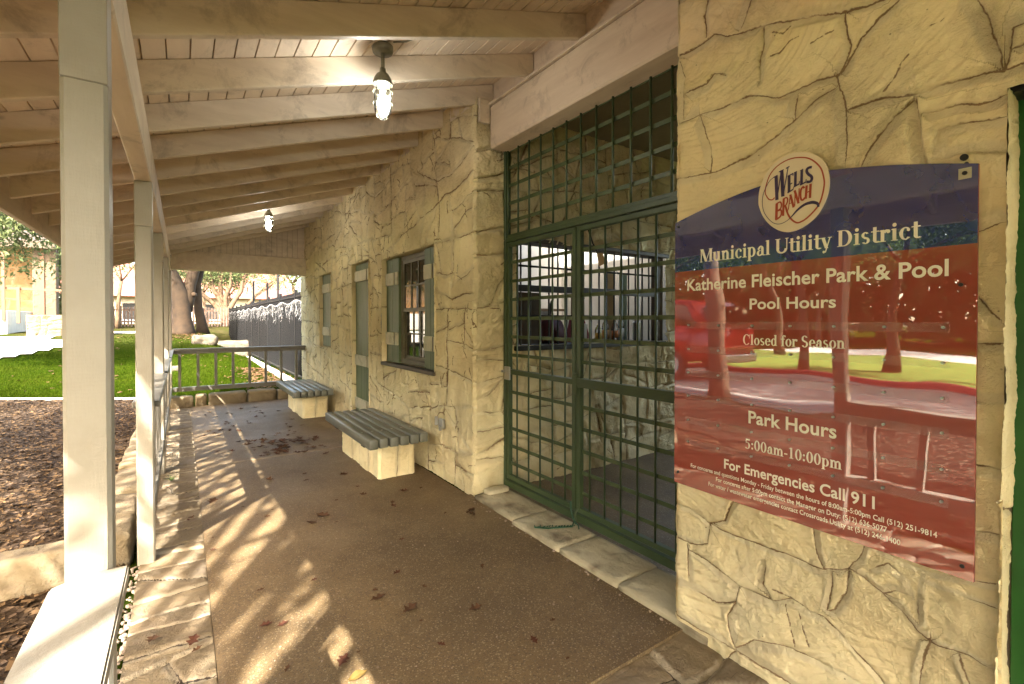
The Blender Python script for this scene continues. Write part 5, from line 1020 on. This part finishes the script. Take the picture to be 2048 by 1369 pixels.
# background trees behind the houses
tree('back_tree', 'broad green tree behind the left stone house', (-11, 44, gzf(-11, 44)), 4.0, .3, 33, 9000, .3, 3, 'leaf_pale', spreadr=.9)
tree('back_tree', 'green tree between the left house and the red-roofed house', (-6.2, 40, gzf(-6, 40)), 2.2, .2, 35, 7000, .22, 3, 'leaf', spreadr=.7)
tree('slim_tree', 'slim dark-stemmed tree left of the big oak', (-2.9, 34, gzf(-2.9, 34)), 2.6, .12, 41, 3500, .16, 3, 'leaf_pale', spreadr=.5)
tree('slim_tree', 'slim dark-stemmed tree right behind the big oak', (1.5, 41, 1.1), 2.4, .13, 43, 4500, .17, 3, 'leaf_pale', spreadr=.6)
tree('slim_tree', 'slim dark-stemmed tree in front of the red-roofed house', (3.6, 48, 1.1), 2.6, .14, 45, 5000, .2, 3, 'leaf', spreadr=.7)
tree('back_tree', 'yellowing tree behind the red-roofed house', (10, 74, 1.1), 5, .4, 37, 6000, .5, 3, 'leaf_yellow', spreadr=1.4)
tree('back_tree', 'pale tree far to the right behind the pool fence', (9.5, 52, 1.1), 4.0, .3, 39, 7000, .3, 3, 'leaf_pale', spreadr=1.0)
b_ = thing('bush', 'rounded green bush behind the stone column of the left house', 'bush', (-5.6, 36, 1.1)); rb2 = np.random.RandomState(9)
crown_mesh('foliage', [(Vector((-5.0 + rb2.normal(0, .5), 36 + rb2.normal(0, .5), 2.6 + rb2.normal(0, .8))), 1) for _ in range(60)], 3500, .16, M['leaf_pale'], b_, 3, .3)
mb = MB(); mb.tube([(-5.0, 36, 1.0), (-5.0, 36, 2.4)], .06, 6); mb.build('stem', M['bark'], b_)
BOULDER = stone_mat('weathered_boulder', (.12, .10, .07), (.07, .058, .04), (.06, .05, .035))
# rocks by the oak
for i, (x, y, w, d, h, lab) in enumerate(((.75, 23.2, .9, .5, .42, 'pale sunlit boulder in front of the big oak'), (1.75, 24.4, 1.6, .7, .45, 'long grey boulder between the big oak and the pool fence'), (1.9, 22.4, .7, .3, .12, 'flat pale stone in the grass by the fence kerb'), (-.25, 17.0, .35, .3, .1, 'small flat stone in the lawn'))):
    z = gzf(x, y); tag(rough_block('boulder', x - w / 2, y - d / 2, z - .15, x + w / 2, y + d / 2, z + h * .8, BOULDER, None, 60 + i, 9, .06, .16), lab, 'boulder', 'boulders near the oak')
# ================================================================== houses at the back
hs = thing('stone_house', 'stone house at the left edge with column and handrail', 'house', (-10, 34, .9))
ochre = stone_mat('ochre_house_stone', (.32, .19, .085), (.27, .155, .065), (.09, .05, .02))
stone_surface('wall', ochre, hs, (-16, 34.0, .8), (1, 0, 0), (0, 0, 1), (0, -1, 0), 9.75, 4.9, .05, seed=61, cw=1.1, ch=.7, jw=.05, depth=.03, rough=.03, rnd=(0, 0, 0, 0), dirt=.8)
mb = MB(); mb.box(-16, 34.03, .5, -6.3, 40, 5.7); mb.build('body', ochre, hs)
mb = MB(); mb.prism([(-17, 31.6, 5.15), (-5.0, 31.6, 5.15), (-5.0, 37, 7.6), (-17, 37, 7.6)], (0, .0, .14)); mb.box(-17, 31.5, 4.95, -5.0, 31.62, 5.2); mb.build('roof', M['dark_wood'], hs)
mb = MB(); mb.box(-9.0, 33.9, 1.95, -7.55, 33.97, 3.45); o = mb.build('window', M['dark'], hs); mb = MB(); mb.box(-9.0, 33.88, 1.95, -7.55, 33.895, 2.55); mb.build('pane', M['pane'], o)
mb = MB(); mb.box(-14, 28.2, .5, -5.95, 33.9, 1.93, .02); mb.build('porch_deck', M['concrete'], hs)
mb = MB(); mb.box(-5.9, 32.0, .8, -5.05, 32.6, 5.0, .03); mb.build('column', M['limestone'], hs)
mb = MB(); mb.box(-5.62, 31.95, .8, -5.48, 31.999, 5.0); mb.build('downpipe', M['brownwood'], hs)
hr = thing('handrail', 'brown wooden handrail on the raised deck of the left house', 'handrail', (-6, 28.1, 1.9))
mb = MB(); mb.bar((-9.0, 28.15, 2.92), (-3.1, 28.3, 2.78), .07, .09); mb.build('top_rail', M['brownwood'], hr)
for x, z0, z1 in ((-6.06, 1.5, 4.6), (-5.62, 1.4, 2.9), (-3.2, 1.2, 2.8)): mb = MB(); mb.box(x - .05, 28.12, z0, x + .05, 28.22, z1); mb.build('post', M['brownwood'], hr)
lw = thing('retaining_wall', 'low ochre stone wall in dappled shade at the left', 'wall', (-4.2, 26.9, .85))
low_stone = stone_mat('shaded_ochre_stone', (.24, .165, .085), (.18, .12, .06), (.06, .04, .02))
stone_surface('front', low_stone, lw, (-5.15, 26.85, .75), (1, 0, 0), (0, 0, 1), (0, -1, 0), 2.6, .98, .03, seed=71, cw=.62, ch=.27, jw=.03, depth=.03, rough=.04, rnd=(1, 1, 0, 1), dirt=.9)
mb = MB(); mb.box(-5.12, 26.87, .6, -2.58, 27.2, 1.71); mb.build('core', low_stone, lw)
gf = thing('picket_gate', 'dark brown picket gate above the low stone wall', 'gate', (-3.6, 28.6, 1.0)); mb = MB()
for k in range(8): mb.box(-4.05 + .17 * k, 28.6, 1.2, -3.97 + .17 * k, 28.63, 2.25 + .1 * math.sin(k * .45))
mb.box(-4.05, 28.64, 1.5, -2.75, 28.68, 1.6); mb.box(-4.05, 28.64, 2.0, -2.75, 28.68, 2.1); mb.build('pickets', M['brownwood'], gf)
mb = MB(); mb.box(-3.15, 28.55, 1.0, -2.95, 28.75, 2.6); mb.build('post', M['brownwood'], gf)
rh = thing('red_roof_house', 'long pale house with faded red roof far behind the trees', 'house', (1, 64, 1.1))
mb = MB(); mb.box(-9, 63, .8, 10, 72, 4.2); mb.build('wall', simple('sunlit_cream_wall', (.62, .52, .38), (.55, .45, .32), 1), rh)
mb = MB(); mb.prism([(-10, 62, 4.0), (-10, 67.5, 7.8), (-10, 73, 4.0)], (21, 0, 0)); mb.build('roof', M['redroof'], rh)
for x in (-5, -1.5, 2.2, 6): mb = MB(); mb.box(x, 62.9, 1.6, x + 1.2, 62.97, 3.3); w_ = mb.build('window', M['dark'], rh); mb = MB(); mb.box(x - .12, 62.86, 1.5, x + 1.32, 62.899, 1.6); mb.build('sill', M['white'], w_)
pole = M['fence']
for x, y, h, lab in ((4.05, 27, 4.4, 'thin dark pole standing behind the near part of the pool fence'), (3.6, 33, 3.9, 'thin dark pole behind the far part of the pool fence'), (3.9, 29.5, 3.6, 'short dark pole between the two behind the pool fence')): mb = MB(); mb.tube([(x, y, -.1), (x, y, h)], .055, 8); o = mb.build('pool_pole', pole); tag(o, lab, 'pole', 'poles behind the pool fence')
ps = thing('pool_shed', 'low grey-roofed pool shelter behind the black fence', 'shed', (7, 31, 0)); mb = MB(); mb.prism([(4.6, 28, 2.5), (10, 28, 3.5), (10, 28, 3.65), (4.6, 28, 2.65)], (0, 7, 0)); mb.build('roof', simple('grey_metal_roof', (.30, .31, .34), (.24, .25, .28), 2, .5), ps)
for x, y in ((4.8, 28.2), (4.8, 34.6), (9.6, 28.2), (9.6, 34.6)): mb = MB(); mb.box(x, y, -.1, x + .12, y + .12, 2.55); mb.build('post', M['steel'], ps)
# ================================================================== the street across (seen in the sign's gloss and its windows)
mb = MB(); mb.box(-9.85, -30, -.05, -9.62, 13, .11, .02); tag(mb.build('red_kerb', M['redkerb']), 'red painted kerb on the far side of the road', 'kerb')
mb = MB(); mb.box(-4.99, -30, -.05, -4.80, 10, .09, .02); tag(mb.build('near_kerb', M['concrete']), 'pale kerb between the mulch bed and the road', 'kerb')
sv = thing('parked_suv', 'large red suv parked on the road beyond the porch', 'suv', (-7.6, 9.4, 0)); sv_paint = mat('red_car_paint', (.30, .018, .014), .22, .5)
mb = MB(); xc = -7.6; y0 = 6.9
prof = [(0, .45), (0, 1.05), (.12, 1.22), (1.25, 1.32), (1.9, 1.95), (4.5, 2.0), (4.95, 1.25), (5.0, .9), (5.0, .45)]
mb.prism([(xc - .98, y0 + 5.0 - a, b) for a, b in prof], (1.96, 0, 0)); bmesh.ops.bevel(mb.bm, geom=mb.bm.edges[:], offset=.07, segments=2, affect='EDGES'); mb.build('body', sv_paint, sv, True)
for s in (-1, 1):
    mb = MB(); xx = xc + s * .985
    for q in ([(1.5, 1.38), (2.0, 1.84), (2.75, 1.87), (2.75, 1.38)], [(2.85, 1.38), (2.85, 1.87), (3.65, 1.87), (3.65, 1.38)], [(3.75, 1.38), (3.75, 1.87), (4.4, 1.85), (4.65, 1.38)]): mb.prism([(xx, y0 + 5 - a, b) for a, b in q], (s * .012, 0, 0))
    mb.build('side_window', M['pane'], sv)
    for ya in (.95, 3.95):
        mb = MB(); c_ = (xc + s * .80, y0 + 5 - ya, .38); mb.tube([(c_[0], c_[1], c_[2]), (c_[0] + s * .22, c_[1], c_[2])], .38, 20); w_ = mb.build('wheel', M['dark'], sv)
        mb = MB(); mb.tube([(c_[0] + s * .215, c_[1], c_[2]), (c_[0] + s * .235, c_[1], c_[2])], .23, 16); mb.build('rim', M['steel'], w_)
    mb = MB(); mb.box(xc + s * .78 - .12, y0 - .02, .95, xc + s * .78 + .12, y0 + .06, 1.3, .01); mb.build('tail_light', mat('tail_red', (.5, .02, .02), .2), sv)
    mb = MB(); mb.box(xc + s * .72 - .16, y0 + 4.97, .85, xc + s * .72 + .16, y0 + 5.03, 1.05, .01); mb.build('headlight', M['white'], sv)
mb = MB(); mb.box(xc - .95, y0 - .08, .42, xc + .95, y0 + .02, .62, .03); mb.box(xc - .95, y0 + 4.98, .42, xc + .95, y0 + 5.08, .62, .03); mb.build('bumper', M['steel'], sv)
mb = MB(); mb.box(xc - .8, y0 + .02, 1.40, xc + .8, y0 + .30, 1.86, .02); mb.build('rear_window', M['pane'], sv)
